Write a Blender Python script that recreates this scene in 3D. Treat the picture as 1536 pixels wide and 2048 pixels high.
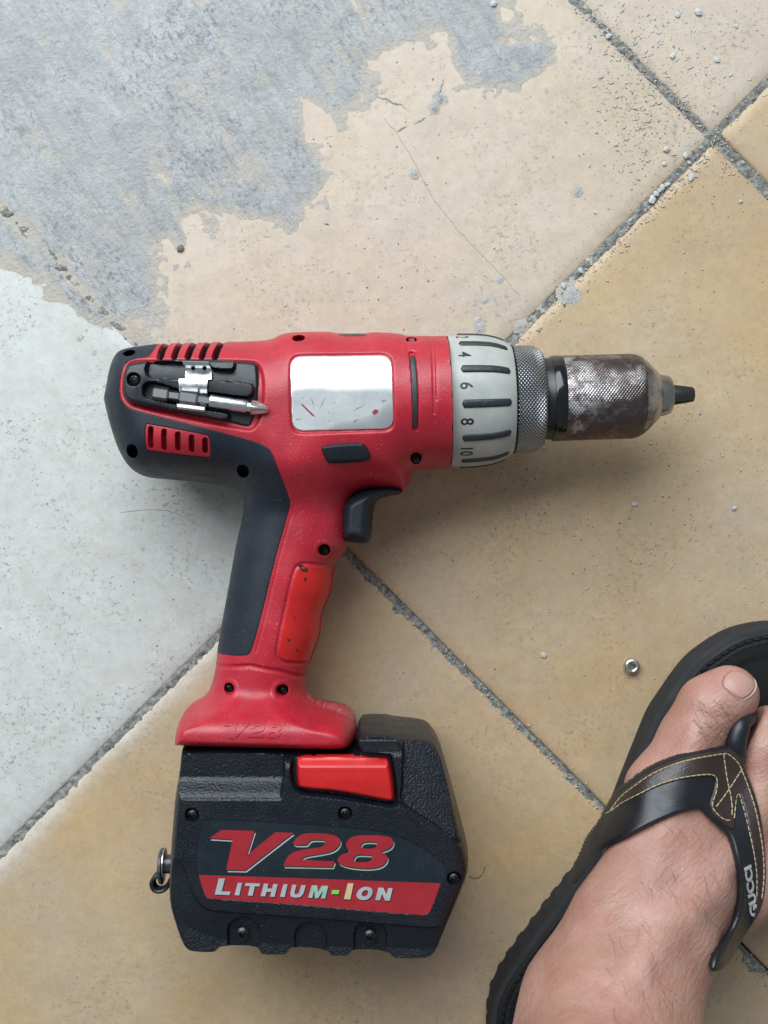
import bpy, bmesh, math, random
import numpy as np
from mathutils import Vector, Matrix
from mathutils.geometry import tessellate_polygon

# ------------------------------------------------------------------ scene, camera, light
for o in list(bpy.data.objects):
    bpy.data.objects.remove(o, do_unlink=True)
scene = bpy.context.scene
COL = scene.collection
random.seed(7); RNG = np.random.default_rng(11)

CAM_H = 550.0            # camera height above the tiles, mm
REF_S = 0.22 / 505.0     # mm per photo pixel per mm of distance

cam_d = bpy.data.cameras.new('camera'); cam = bpy.data.objects.new('camera', cam_d); COL.objects.link(cam)
cam.location = (0, 0, CAM_H * .001)
cam_d.sensor_fit = 'VERTICAL'; cam_d.sensor_height = 24
cam_d.lens = 24 / (2 * (1024 * REF_S))
cam_d.clip_start = .01; cam_d.clip_end = 60
scene.camera = cam

world = bpy.data.worlds.new('World'); scene.world = world; world.use_nodes = True
bg = world.node_tree.nodes['Background']
bg.inputs['Color'].default_value = (.84, .93, 1.0, 1); bg.inputs['Strength'].default_value = .29

def area(name, loc, target, sx, sy, power, color):
    l = bpy.data.lights.new(name, 'AREA'); l.shape = 'RECTANGLE'; l.size = sx; l.size_y = sy
    l.energy = power; l.color = color
    o = bpy.data.objects.new(name, l); COL.objects.link(o); o.location = loc
    d = Vector(target) - Vector(loc); o.rotation_euler = d.to_track_quat('-Z', 'Y').to_euler()
    return o
area('doorway_light', (-.46, 1.06, 1.14), (0, .02, 0), 1.7, 1.35, 54, (.87, .95, 1.0))

scene.view_settings.view_transform = 'Standard'; scene.view_settings.look = 'None'
scene.view_settings.exposure = 0; scene.view_settings.gamma = 1
scene.view_settings.use_curve_mapping = False

# ------------------------------------------------------------------ helpers: coordinates, fields
def S(z): return REF_S * (CAM_H - z)
def U(p, z=0.0):
    """photo pixels -> mm on the plane at height z"""
    p = np.asarray(p, float); s = S(np.asarray(z, float))
    return np.stack([(p[..., 0] - 768) * s, (1024 - p[..., 1]) * s], -1)
def chaikin(P, n=2, closed=True):
    P = np.asarray(P, float)
    for _ in range(n):
        Q = np.roll(P, -1, 0) if closed else P[1:]
        A = P if closed else P[:-1]
        R = np.empty((2 * len(A), 2)); R[0::2] = .75 * A + .25 * Q; R[1::2] = .25 * A + .75 * Q
        P = R if closed else np.vstack([P[:1], R, P[-1:]])
    return P
def sdf(P, x, y):
    """signed distance to closed polygon, positive inside"""
    P = np.asarray(P, float); sh = np.shape(x); x = np.ravel(x); y = np.ravel(y)
    d2 = np.full(x.shape, 1e18); ins = np.zeros(x.shape, bool)
    n = len(P)
    for i in range(n):
        ax, ay = P[i]; bx, by = P[(i + 1) % n]
        ex, ey = bx - ax, by - ay; L = ex * ex + ey * ey
        if L < 1e-12: continue
        t = np.clip(((x - ax) * ex + (y - ay) * ey) / L, 0, 1)
        d2 = np.minimum(d2, (x - ax - t * ex) ** 2 + (y - ay - t * ey) ** 2)
        c = (ay > y) != (by > y)
        if abs(ey) > 1e-12: ins ^= c & (x < ax + (y - ay) * ex / ey)
    return np.where(ins, 1, -1).reshape(sh) * np.sqrt(d2).reshape(sh)
def pdist(P, x, y):
    """distance to open polyline"""
    P = np.asarray(P, float); d2 = np.full(np.shape(x), 1e18)
    for (ax, ay), (bx, by) in zip(P[:-1], P[1:]):
        ex, ey = bx - ax, by - ay; L = ex * ex + ey * ey + 1e-12
        t = np.clip(((x - ax) * ex + (y - ay) * ey) / L, 0, 1)
        d2 = np.minimum(d2, (x - ax - t * ex) ** 2 + (y - ay - t * ey) ** 2)
    return np.sqrt(d2)
def sst(a, b, v):
    t = np.clip((v - a) / (b - a), 0, 1); return t * t * (3 - 2 * t)
_T = np.random.default_rng(3).random((256, 256))
def vnoise(x, y, seed=0):
    x = np.asarray(x, float) + seed * 17.31; y = np.asarray(y, float) + seed * 9.73
    xi = np.floor(x).astype(int); yi = np.floor(y).astype(int); fx = x - xi; fy = y - yi
    fx = fx * fx * (3 - 2 * fx); fy = fy * fy * (3 - 2 * fy)
    g = lambda a, b: _T[a % 256, b % 256]
    return (g(xi, yi) * (1 - fx) + g(xi + 1, yi) * fx) * (1 - fy) + (g(xi, yi + 1) * (1 - fx) + g(xi + 1, yi + 1) * fx) * fy
def fbm(x, y, s, o=4, seed=0):
    v = 0; a = .5; x = np.asarray(x) / s; y = np.asarray(y) / s
    for k in range(o):
        v = v + a * (vnoise(x, y, seed + k) - .5) * 2; x = x * 2.03; y = y * 2.03; a *= .5
    return v
def blur(A, sig):
    r = max(1, int(sig * 2.5)); k = np.exp(-.5 * (np.arange(-r, r + 1) / sig) ** 2); k /= k.sum()
    for ax in (0, 1):
        pad = [(0, 0), (0, 0)]; pad[ax] = (r, r); B = np.pad(A, pad, mode='edge'); o = np.zeros_like(A)
        for i, w in enumerate(k):
            sl = [slice(None)] * 2; sl[ax] = slice(i, i + A.shape[ax]); o += w * B[tuple(sl)]
        A = o
    return A
class Grid:
    """bilinear lookup of an array on a regular grid"""
    def __init__(s, x0, y0, c, A): s.x0, s.y0, s.c, s.A = x0, y0, c, A
    def __call__(s, x, y):
        ny, nx = s.A.shape
        u = np.clip((np.asarray(x) - s.x0) / s.c, 0, nx - 1.001); v = np.clip((np.asarray(y) - s.y0) / s.c, 0, ny - 1.001)
        i = u.astype(int); j = v.astype(int); fu = u - i; fv = v - j; A = s.A
        return (A[j, i] * (1 - fu) + A[j, i + 1] * fu) * (1 - fv) + (A[j + 1, i] * (1 - fu) + A[j + 1, i + 1] * fu) * fv
def mkgrid(P, c, m=2.0):
    P = np.asarray(P); x0, y0 = P.min(0) - m; x1, y1 = P.max(0) + m
    X, Y = np.meshgrid(np.arange(x0, x1 + c, c), np.arange(y0, y1 + c, c)); return x0, y0, X, Y

# ------------------------------------------------------------------ helpers: meshes
def link(name, me, mat=None, parent=None, smooth=True, sharp=None):
    if mat is not None and not me.materials: me.materials.append(M[mat] if isinstance(mat, str) else mat)
    if smooth: me.polygons.foreach_set('use_smooth', np.ones(len(me.polygons), bool))
    if sharp: me.set_sharp_from_angle(angle=math.radians(sharp))
    o = bpy.data.objects.new(name, me); COL.objects.link(o)
    if parent is not None: o.parent = parent
    return o
def raw(name, V, F, mat=None, parent=None, smooth=True, sharp=None):
    """V in mm"""
    me = bpy.data.meshes.new(name); V = np.asarray(V, float) * .001
    if isinstance(F, np.ndarray):
        k = F.shape[1]; me.vertices.add(len(V)); me.vertices.foreach_set('co', V.ravel())
        me.loops.add(F.size); me.loops.foreach_set('vertex_index', F.ravel().astype(np.int32))
        me.polygons.add(len(F)); me.polygons.foreach_set('loop_start', np.arange(0, F.size, k, dtype=np.int32))
        me.polygons.foreach_set('loop_total', np.full(len(F), k, np.int32))
        me.update(calc_edges=True); me.validate()
    else:
        me.from_pydata(V.tolist(), [], F); me.update()
    return link(name, me, mat, parent, smooth, sharp)
def field_mesh(X, Y, F, feats=(), snap=.55):
    """grid verts where F>0 snapped to the contour; feats are extra functions f(x,y) whose zero contour verts snap to"""
    c = X[0, 1] - X[0, 0]
    gy, gx = np.gradient(F, c); g2 = np.maximum(gx * gx + gy * gy, .05)
    keep = F > -.72 * c
    q = keep[:-1, :-1] & keep[1:, :-1] & keep[:-1, 1:] & keep[1:, 1:]
    mid = (F[:-1, :-1] + F[1:, :-1] + F[:-1, 1:] + F[1:, 1:]) > 0
    q &= mid
    px, py = X.copy(), Y.copy()
    s = F < .3 * c
    px = np.where(s, X - F * gx / g2, X); py = np.where(s, Y - F * gy / g2, Y)
    edge = s
    for f in feats:
        v = f(px, py); e = .25 * c
        fx = (f(px + e, py) - f(px - e, py)) / (2 * e); fy = (f(px, py + e) - f(px, py - e)) / (2 * e)
        g = np.maximum(fx * fx + fy * fy, .05)
        m = (np.abs(v) < snap * c) & ~edge
        px = np.where(m, px - v * fx / g, px); py = np.where(m, py - v * fy / g, py)
    ny, nx = X.shape; idx = np.full((ny, nx), -1)
    used = np.zeros((ny, nx), bool)
    used[:-1, :-1] |= q; used[1:, :-1] |= q; used[:-1, 1:] |= q; used[1:, 1:] |= q
    idx[used] = np.arange(used.sum())
    j, i = np.nonzero(q)
    Q = np.stack([idx[j, i], idx[j, i + 1], idx[j + 1, i + 1], idx[j + 1, i]], 1)
    return px[used], py[used], Q
def bedges(Q):
    E = np.concatenate([Q[:, [0, 1]], Q[:, [1, 2]], Q[:, [2, 3]], Q[:, [3, 0]]])
    key = np.sort(E, 1); k = key[:, 0].astype(np.int64) * (Q.max() + 1) + key[:, 1]
    _, inv, cnt = np.unique(k, return_inverse=True, return_counts=True)
    return E[cnt[inv] == 1]
def patch(name, X, Y, F, zfun, mat, parent=None, feats=(), skirt=None, mirror=None, sharp=38):
    """heightfield part; skirt: drop of the side walls (mm, number) ; mirror: mid plane z -> closed body"""
    x, y, Q = field_mesh(X, Y, F, feats); z = zfun(x, y)
    V = np.stack([x, y, z], 1); n = len(V)
    if mirror is not None:
        zb = 2 * mirror - (z if not callable(mirror) else z)
        V = np.vstack([V, np.stack([x, y, zb], 1)]); Fq = np.vstack([Q, Q[:, ::-1] + n])
        E = bedges(Q); Fq = np.vstack([Fq, np.stack([E[:, 1], E[:, 0], E[:, 0] + n, E[:, 1] + n], 1)])
    elif skirt is not None:
        E = bedges(Q); V = np.vstack([V, np.stack([x, y, z - skirt], 1)])
        Fq = np.vstack([Q, np.stack([E[:, 1], E[:, 0], E[:, 0] + n, E[:, 1] + n], 1)])
        u = np.unique(Fq); re = np.full(len(V), -1); re[u] = np.arange(len(u)); V = V[u]; Fq = re[Fq]
    else: Fq = Q
    return raw(name, V, Fq, mat, parent, True, sharp)
def lathe(name, A, B, prof, mat, parent=None, seg=96, sharp=35, rfun=None, phase=0.0):
    """prof: [(t mm from A along AB, r mm)]; UV u = angle, v = t"""
    A = np.array(A, float); ax = np.array(B, float) - A; ax /= np.linalg.norm(ax)
    n1 = np.cross(ax, [0, 0, 1.]);
    if np.linalg.norm(n1) < .1: n1 = np.cross(ax, [0, 1., 0])
    n1 /= np.linalg.norm(n1); n2 = np.cross(n1, ax)
    V = []; Fc = []; m = len(prof)
    for t, r in prof:
        for k in range(seg):
            a = 2 * math.pi * k / seg + phase; rr = r * (rfun(t, a) if rfun else 1)
            V.append(A + ax * t + (n1 * math.sin(a) + n2 * math.cos(a)) * rr)
    for i in range(m - 1):
        for k in range(seg):
            k2 = (k + 1) % seg; Fc.append((i * seg + k, i * seg + k2, (i + 1) * seg + k2, (i + 1) * seg + k))
    Fc.append(tuple(range(seg))[::-1]); Fc.append(tuple(range((m - 1) * seg, m * seg)))
    o = raw(name, V, Fc, mat, parent, True, sharp)
    uv = o.data.uv_layers.new(name='UVMap')
    for p in o.data.polygons[:-2]:
        for li, vi in zip(p.loop_indices, p.vertices):
            i, k = divmod(vi, seg); u = k / seg
            if k == 0 and any(w % seg == seg - 1 for w in p.vertices): u = 1.0
            uv.data[li].uv = (u, prof[i][0])
    return o
def tube(P, r, seg=6, close=False, taper=None):
    """V, F of a tube along 3D points (mm)"""
    P = np.asarray(P, float); n = len(P); V = []; F = []
    for i in range(n):
        a = P[max(i - 1, 0)] if not close else P[i - 1]; b = P[min(i + 1, n - 1)] if not close else P[(i + 1) % n]
        t = b - a; t = t / (np.linalg.norm(t) + 1e-9); h = np.array([0, 0, 1.]) if abs(t[2]) < .9 else np.array([1., 0, 0])
        u = np.cross(t, h); u /= np.linalg.norm(u); w = np.cross(u, t)
        rr = r * (taper(i / (n - 1)) if taper else 1)
        for k in range(seg):
            q = 2 * math.pi * k / seg; V.append(P[i] + (u * math.cos(q) + w * math.sin(q)) * rr)
    m = n if close else n - 1
    for i in range(m):
        j = (i + 1) % n
        for k in range(seg): F.append((i * seg + k, i * seg + (k + 1) % seg, j * seg + (k + 1) % seg, j * seg + k))
    if not close: F.append(tuple(range(seg))); F.append(tuple(range((n - 1) * seg, n * seg))[::-1])
    return V, F
class Bag:
    def __init__(s): s.V = []; s.F = []
    def add(s, V, F):
        n = len(s.V); s.V.extend([list(map(float, v)) for v in V]); s.F.extend([tuple(i + n for i in f) for f in F])
    def build(s, name, mat, parent=None, smooth=True, sharp=40): return raw(name, np.array(s.V), s.F, mat, parent, smooth, sharp)
def prism(loops, zf, th):
    """flat polygon(s) with holes (mm loops), top at zf(x,y), thickness th"""
    tris = tessellate_polygon([[Vector((p[0], p[1], 0)) for p in L] for L in loops])
    P = np.vstack([np.asarray(L, float) for L in loops]); z = zf(P[:, 0], P[:, 1])
    n = len(P); V = np.vstack([np.column_stack([P, z]), np.column_stack([P, z - th])])
    F = []
    for t in tris:
        a, b, c = P[t[0]], P[t[1]], P[t[2]]
        if (b[0] - a[0]) * (c[1] - a[1]) - (b[1] - a[1]) * (c[0] - a[0]) < 0: t = (t[0], t[2], t[1])
        F.append(tuple(t))
    k = 0
    for L in loops:
        m = len(L)
        for i in range(m): F.append((k + i, k + (i + 1) % m, n + k + (i + 1) % m, n + k + i))
        k += m
    return V, F
def resample(P, step, closed=False):
    P = np.asarray(P, float)
    if closed: P = np.vstack([P, P[:1]])
    L = np.r_[0, np.cumsum(np.linalg.norm(np.diff(P, axis=0), axis=1))]
    n = max(2, int(L[-1] / step) + 1); t = np.linspace(0, L[-1], n)
    return np.column_stack([np.interp(t, L, P[:, k]) for k in range(P.shape[1])])
def text_geo(s, size=1.0, extrude=0.0, offset=0.0):
    cu = bpy.data.curves.new('t', 'FONT'); cu.body = s; cu.size = size; cu.extrude = extrude; cu.offset = offset
    cu.align_x = 'CENTER'; cu.align_y = 'CENTER'; cu.resolution_u = 6
    o = bpy.data.objects.new('t', cu); COL.objects.link(o)
    bpy.context.view_layer.update()
    me = o.evaluated_get(bpy.context.evaluated_depsgraph_get()).to_mesh()
    V = np.array([v.co[:] for v in me.vertices]); F = [tuple(p.vertices) for p in me.polygons]
    bpy.data.objects.remove(o, do_unlink=True); bpy.data.curves.remove(cu)
    return V, F
def tag(o, label=None, cat=None, group=None, kind=None):
    if label: o['label'] = label
    if cat: o['category'] = cat
    if group: o['group'] = group
    if kind: o['kind'] = kind
    return o
def empty(name, loc):
    o = bpy.data.objects.new(name, None); COL.objects.link(o); o.empty_display_size = .01
    o.location = (loc[0] * .001, loc[1] * .001, loc[2] * .001); return o
def into(root, o):
    """parent a mesh built in world coordinates under a located empty"""
    o.parent = root; o.matrix_parent_inverse = Matrix.Translation(-Vector(root.location)); return o

# ------------------------------------------------------------------ materials
M = {}
class NT:
    def __init__(s, name):
        m = bpy.data.materials.new(name); m.use_nodes = True; s.m = m; s.t = m.node_tree; s.b = s.t.nodes['Principled BSDF']; M[name] = m
        s.co = s.t.nodes.new('ShaderNodeTexCoord').outputs['Object']
    def n(s, ty, **k):
        o = s.t.nodes.new(ty)
        for a, v in k.items(): setattr(o, a, v)
        return o
    def l(s, a, b): s.t.links.new(a, b)
    def map(s, sc=(1, 1, 1), rot=(0, 0, 0), src=None):
        r = s.n('ShaderNodeMapping'); r.inputs['Rotation'].default_value = rot; s.l(src or s.co, r.inputs['Vector'])
        o = s.n('ShaderNodeMapping'); o.inputs['Scale'].default_value = sc; s.l(r.outputs[0], o.inputs['Vector']); return o.outputs[0]
    def noise(s, scale, detail=4, rough=.55, vec=None, dist=0, out='Fac'):
        o = s.n('ShaderNodeTexNoise'); o.inputs['Scale'].default_value = scale; o.inputs['Detail'].default_value = detail
        o.inputs['Roughness'].default_value = rough; o.inputs['Distortion'].default_value = dist
        s.l(vec or s.co, o.inputs['Vector']); return o.outputs[out]
    def vor(s, scale, vec=None, feature='F1', rnd=1.0, out='Distance'):
        o = s.n('ShaderNodeTexVoronoi', feature=feature); o.inputs['Scale'].default_value = scale; o.inputs['Randomness'].default_value = rnd
        s.l(vec or s.co, o.inputs['Vector']); return o.outputs[out]
    def ramp(s, fac, pts, interp='LINEAR'):
        o = s.n('ShaderNodeValToRGB'); r = o.color_ramp; r.interpolation = interp
        while len(r.elements) < len(pts): r.elements.new(.5)
        for e, (p, c) in zip(r.elements, pts):
            e.position = p; e.color = (c, c, c, 1) if np.isscalar(c) else (*c, 1)
        s.l(fac, o.inputs[0]); return o.outputs[0]
    def mix(s, fac, a, b, blend='MIX'):
        o = s.n('ShaderNodeMix', data_type='RGBA', blend_type=blend)
        for v, k in ((fac, 0), (a, 6), (b, 7)):
            if hasattr(v, 'is_linked'): s.l(v, o.inputs[k])
            else: o.inputs[k].default_value = v if k == 0 else (*v, 1)
        return o.outputs[2]
    def math(s, op, a, b=None):
        o = s.n('ShaderNodeMath', operation=op)
        for k, v in enumerate((a, b)):
            if v is None: continue
            if hasattr(v, 'is_linked'): s.l(v, o.inputs[k])
            else: o.inputs[k].default_value = v
        return o.outputs[0]
    def bump(s, h, dist, strength=1.0, prev=None):
        o = s.n('ShaderNodeBump'); o.inputs['Distance'].default_value = dist; o.inputs['Strength'].default_value = strength
        s.l(h, o.inputs['Height'])
        if prev: s.l(prev, o.inputs['Normal'])
        s.l(o.outputs[0], s.b.inputs['Normal']); return o.outputs[0]
    def set(s, **k):
        for a, v in k.items():
            i = s.b.inputs[a.replace('_', ' ')]
            if hasattr(v, 'is_linked'): s.l(v, i)
            elif isinstance(v, tuple): i.default_value = (*v, 1) if len(v) == 3 else v
            else: i.default_value = v
        return s

def plastic(name, col, rough, grain_scale, grain, dust=.0, dustcol=(.45, .42, .38), spec=.5, scuff=0.0):
    t = NT(name)
    v = t.noise(90, 4)
    c = t.mix(t.ramp(v, [(.3, 0), (.7, 1)]), tuple(k * .86 for k in col), tuple(min(1, k * 1.12) for k in col))
    if dust:
        a = t.ramp(t.noise(1300, 2, .6), [(.66, 0), (.74, 1)]); b = t.ramp(t.noise(60, 3), [(.35, .15), (.7, 1)])
        f = t.math('MULTIPLY', t.math('MULTIPLY', a, b), dust)
        film = t.math('MULTIPLY', t.ramp(t.noise(35, 5, .7), [(.48, 0), (.8, 1)]), dust * .10)
        c = t.mix(t.math('MAXIMUM', f, film), c, dustcol)
    if scuff:
        pt_ = t.n('ShaderNodeNewGeometry').outputs['Pointiness']; ew = t.math('MULTIPLY', t.ramp(pt_, [(.53, 0), (.60, 1)]), t.ramp(t.noise(240, 5, .75), [(.42, 0), (.60, 1)]))
        c = t.mix(t.math('MULTIPLY', ew, min(1, scuff * 2.2)), c, tuple(min(1, k * 1.1 + .16) for k in col))
        w = t.map((260, 35, 60), (0, 0, .7)); sc = t.ramp(t.noise(3, 5, .75, w), [(.63, 0), (.69, 1)])
        c = t.mix(t.math('MULTIPLY', sc, scuff), c, tuple(min(1, k * 1.2 + .15) for k in col))
    t.set(Base_Color=c, Roughness=t.ramp(t.noise(150, 3), [(.3, rough - .06), (.7, rough + .08)]), Specular_IOR_Level=spec)
    if grain: t.bump(t.noise(grain_scale, 2, .5), grain)
    return t
plastic('red_plastic', (.39, .011, .025), .40, 1300, .00010, .60, (.62, .40, .38), .5, .26)
plastic('bright_red', (.52, .012, .012), .36, 1200, .00002, .12, (.5, .3, .28))
plastic('rubber', (.010, .015, .023), .50, 1800, .00005, .35, (.32, .34, .36), .34)
plastic('battery_black', (.005, .007, .0115),   .34, 1050, .00034, .25, (.3, .32, .34), .36)
plastic('smooth_black', (.007, .009, .012), .34, 700, .00002, .25, (.3, .3, .3), .5, .25)
plastic('tray_black', (.006, .008, .012), .32, 1400, .00004, .22, (.28, .3, .33), .4, .3)
plastic('gloss_black', (.006, .007, .008), .14, 800, 0, .12)
plastic('collar_grey', (.37, .38, .355), .40, 900, .00001, .18, (.16, .15, .13), .5)
plastic('rib_grey', (.018, .021, .026), .45, 1200, .00004, .35, (.3, .32, .34), .5, .3)
plastic('hole_black', (.003, .003, .004), .7, 900, 0, spec=.1)
plastic('sandal_sole', (.022, .022, .024), .75, 1100, .00008, .3, (.25, .24, .22), .3)
plastic('footbed', (.0045, .005, .006), .62, 1500, .00008, .1, (.15, .15, .15), .35)
plastic('strap_black', (.008, .0095, .013), .36, 1600, .00007, .12, (.25, .27, .3), .5)
t = plastic('strap_brown', (.032, .019, .017), .36, 1100, .00022, .08, (.2, .18, .16), .5)
plastic('thread', (.42, .34, .20), .8, 3000, .00003)
plastic('thread_black', (.012, .012, .013), .6, 3000, .00003)
plastic('letter_white', (.46, .46, .45), .5, 900, 0, .2, (.2, .2, .2))
plastic('ink', (.012, .012, .014), .5, 900, 0)
plastic('label_black', (.006, .012, .018), .30, 700, 0, .30, (.35, .38, .4))
plastic('label_red', (.30, .014, .022), .32, 700, 0, .10, (.5, .35, .33))
plastic('hair', (.06, .030, .018), .5, 900, 0)

def metal(name, col, rough, **k):
    t = NT(name); t.set(Metallic=1.0, Base_Color=col, Roughness=rough); return t
t = metal('steel', (.62, .63, .64), .28); t.set(Roughness=t.ramp(t.noise(300, 4), [(.3, .2), (.7, .42)]))
t = metal('nose_steel', (.36, .355, .34), .26); t.bump(t.noise(700, 3), .00002)
t = metal('bit_steel', (.33, .33, .335), .30)
t = metal('dark_steel', (.10, .10, .102), .38); t.bump(t.noise(900, 3), .00002)
t = metal('screw_black', (.05, .05, .052), .38)
t = NT('plate')   # brushed aluminium name plate, scuffed
sc = t.ramp(t.noise(26, 6, .75, t.map((9, 9, 9), (0, 0, .5))), [(.70, 0), (.715, 1)])
pos = t.ramp(t.noise(38, 3), [(.55, 0), (.62, 1)])
c = t.mix(t.math('MULTIPLY', sc, pos), (.76, .78, .78), (.13, .13, .14))
t.set(Metallic=.92, Base_Color=c, Roughness=t.ramp(t.noise(45, 5, .7), [(.3, .27), (.7, .36)]))
t = NT('plate_scratch'); t.set(Base_Color=(.22, .02, .03), Roughness=.5)
for nm, c in (('foil', (.55, .60, .62)), ('foil_sheen_green', (.40, .62, .50)), ('foil_sheen_bright', (.28, .80, .10)), ('foil_sheen_gold', (.74, .62, .34))):  # green and gold variants: holographic reflection painted as fixed colours
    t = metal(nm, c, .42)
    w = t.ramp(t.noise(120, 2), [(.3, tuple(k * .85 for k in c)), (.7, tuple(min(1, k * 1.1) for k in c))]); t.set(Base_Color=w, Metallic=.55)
def knurl(name, col1, col2, rough, nu, nv, dist, wear=False, metallic=1.0):
    t = NT(name); uv = t.n('ShaderNodeUVMap').outputs[0]
    sx = t.n('ShaderNodeSeparateXYZ'); t.l(uv, sx.inputs[0])
    u = t.math('MULTIPLY', sx.outputs[0], nu); v = t.math('MULTIPLY', sx.outputs[1], nv)
    tri = lambda q: t.math('PINGPONG', q, .5)
    a = tri(t.math('ADD', u, v)); b = tri(t.math('SUBTRACT', u, v))
    h = t.math('MINIMUM', t.math('MULTIPLY', a, 2.2), t.math('MULTIPLY', b, 2.2)); h = t.math('MINIMUM', h, .75)
    if wear:
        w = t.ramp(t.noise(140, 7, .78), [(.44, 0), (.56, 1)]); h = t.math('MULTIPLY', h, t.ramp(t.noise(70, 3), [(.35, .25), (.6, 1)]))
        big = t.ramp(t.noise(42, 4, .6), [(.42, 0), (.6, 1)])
        c = t.mix(t.math('MULTIPLY', w, big), col1, col2); c = t.mix(t.math('MULTIPLY', t.ramp(h, [(.02, 1), (.35, 0)]), .45), c, tuple(k * .35 for k in col1))  # worn blotches, then groove shade painted into the colour
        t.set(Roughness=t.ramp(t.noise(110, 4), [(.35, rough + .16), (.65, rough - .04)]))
    else:
        c = t.mix(t.ramp(h, [(.05, 0), (.5, 1)]), tuple(k * .22 for k in col1), col1); t.set(Roughness=rough)  # shade of the knurl grooves put into the base colour
    t.set(Base_Color=c, Metallic=metallic); t.bump(h, dist); return t
knurl('knurled_steel', (.46, .48, .51), (.5, .5, .5), .34, 78, .66, .0008)
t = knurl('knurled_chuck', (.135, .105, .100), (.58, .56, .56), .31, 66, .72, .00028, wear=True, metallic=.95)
t = NT('steel_brown'); c = t.mix(t.ramp(t.noise(80, 5, .65), [(.4, 0), (.62, 1)]), (.13, .10, .10), (.5, .48, .48)); t.set(Base_Color=c, Metallic=.9, Roughness=.42)

# skin
t = NT('skin')
c1 = t.mix(t.ramp(t.noise(28, 4, .6), [(.3, 0), (.72, 1)]), (.37, .190, .142), (.49, .300, .245))
c1 = t.mix(t.math('MULTIPLY', t.ramp(t.noise(14, 2), [(.48, 0), (.72, 1)]), .45), c1, (.40, .145, .125))
c1 = t.mix(t.math('MULTIPLY', t.ramp(t.noise(19, 5, .65, t.map((1, 1, 1), (.5, .3, 0))), [(.42, 0), (.62, 1)]), .70), c1, (.29, .150, .100))
c1 = t.mix(t.math('MULTIPLY', t.ramp(t.noise(70, 6, .75), [(.48, 0), (.64, 1)]), .38), c1, (.36, .13, .105))
c1 = t.mix(t.math('MULTIPLY', t.ramp(t.vor(520, t.map((1, 1, 1))), [(.0, 1), (.35, 0)]), .10), c1, (.42, .20, .15))
t.set(Base_Color=c1, Roughness=t.ramp(t.noise(120, 4, .7), [(.3, .38), (.7, .58)]), Specular_IOR_Level=.42, Subsurface_Weight=.22, Subsurface_Scale=.006)
t.b.inputs['Subsurface Radius'].default_value = (1, .35, .2)
wr = t.noise(160, 3, .6, t.map((1.0, 3.6, 1.5), (0, 0, -.62))); b1 = t.bump(wr, .00050, .9)
t.bump(t.vor(700), .00016, .8, b1)
t = NT('skin_fold'); t.set(Base_Color=(.29, .125, .095), Roughness=.5)
t = NT('nail_tip'); t.set(Base_Color=(.50, .375, .31), Roughness=.45)
t = NT('nail'); t.set(Base_Color=t.mix(t.noise(120, 3, .6, t.map((1, 4, 1), (0, 0, .7))), (.40, .215, .175), (.48, .28, .235)), Roughness=.34, Subsurface_Weight=.1, Subsurface_Scale=.003)

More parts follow.
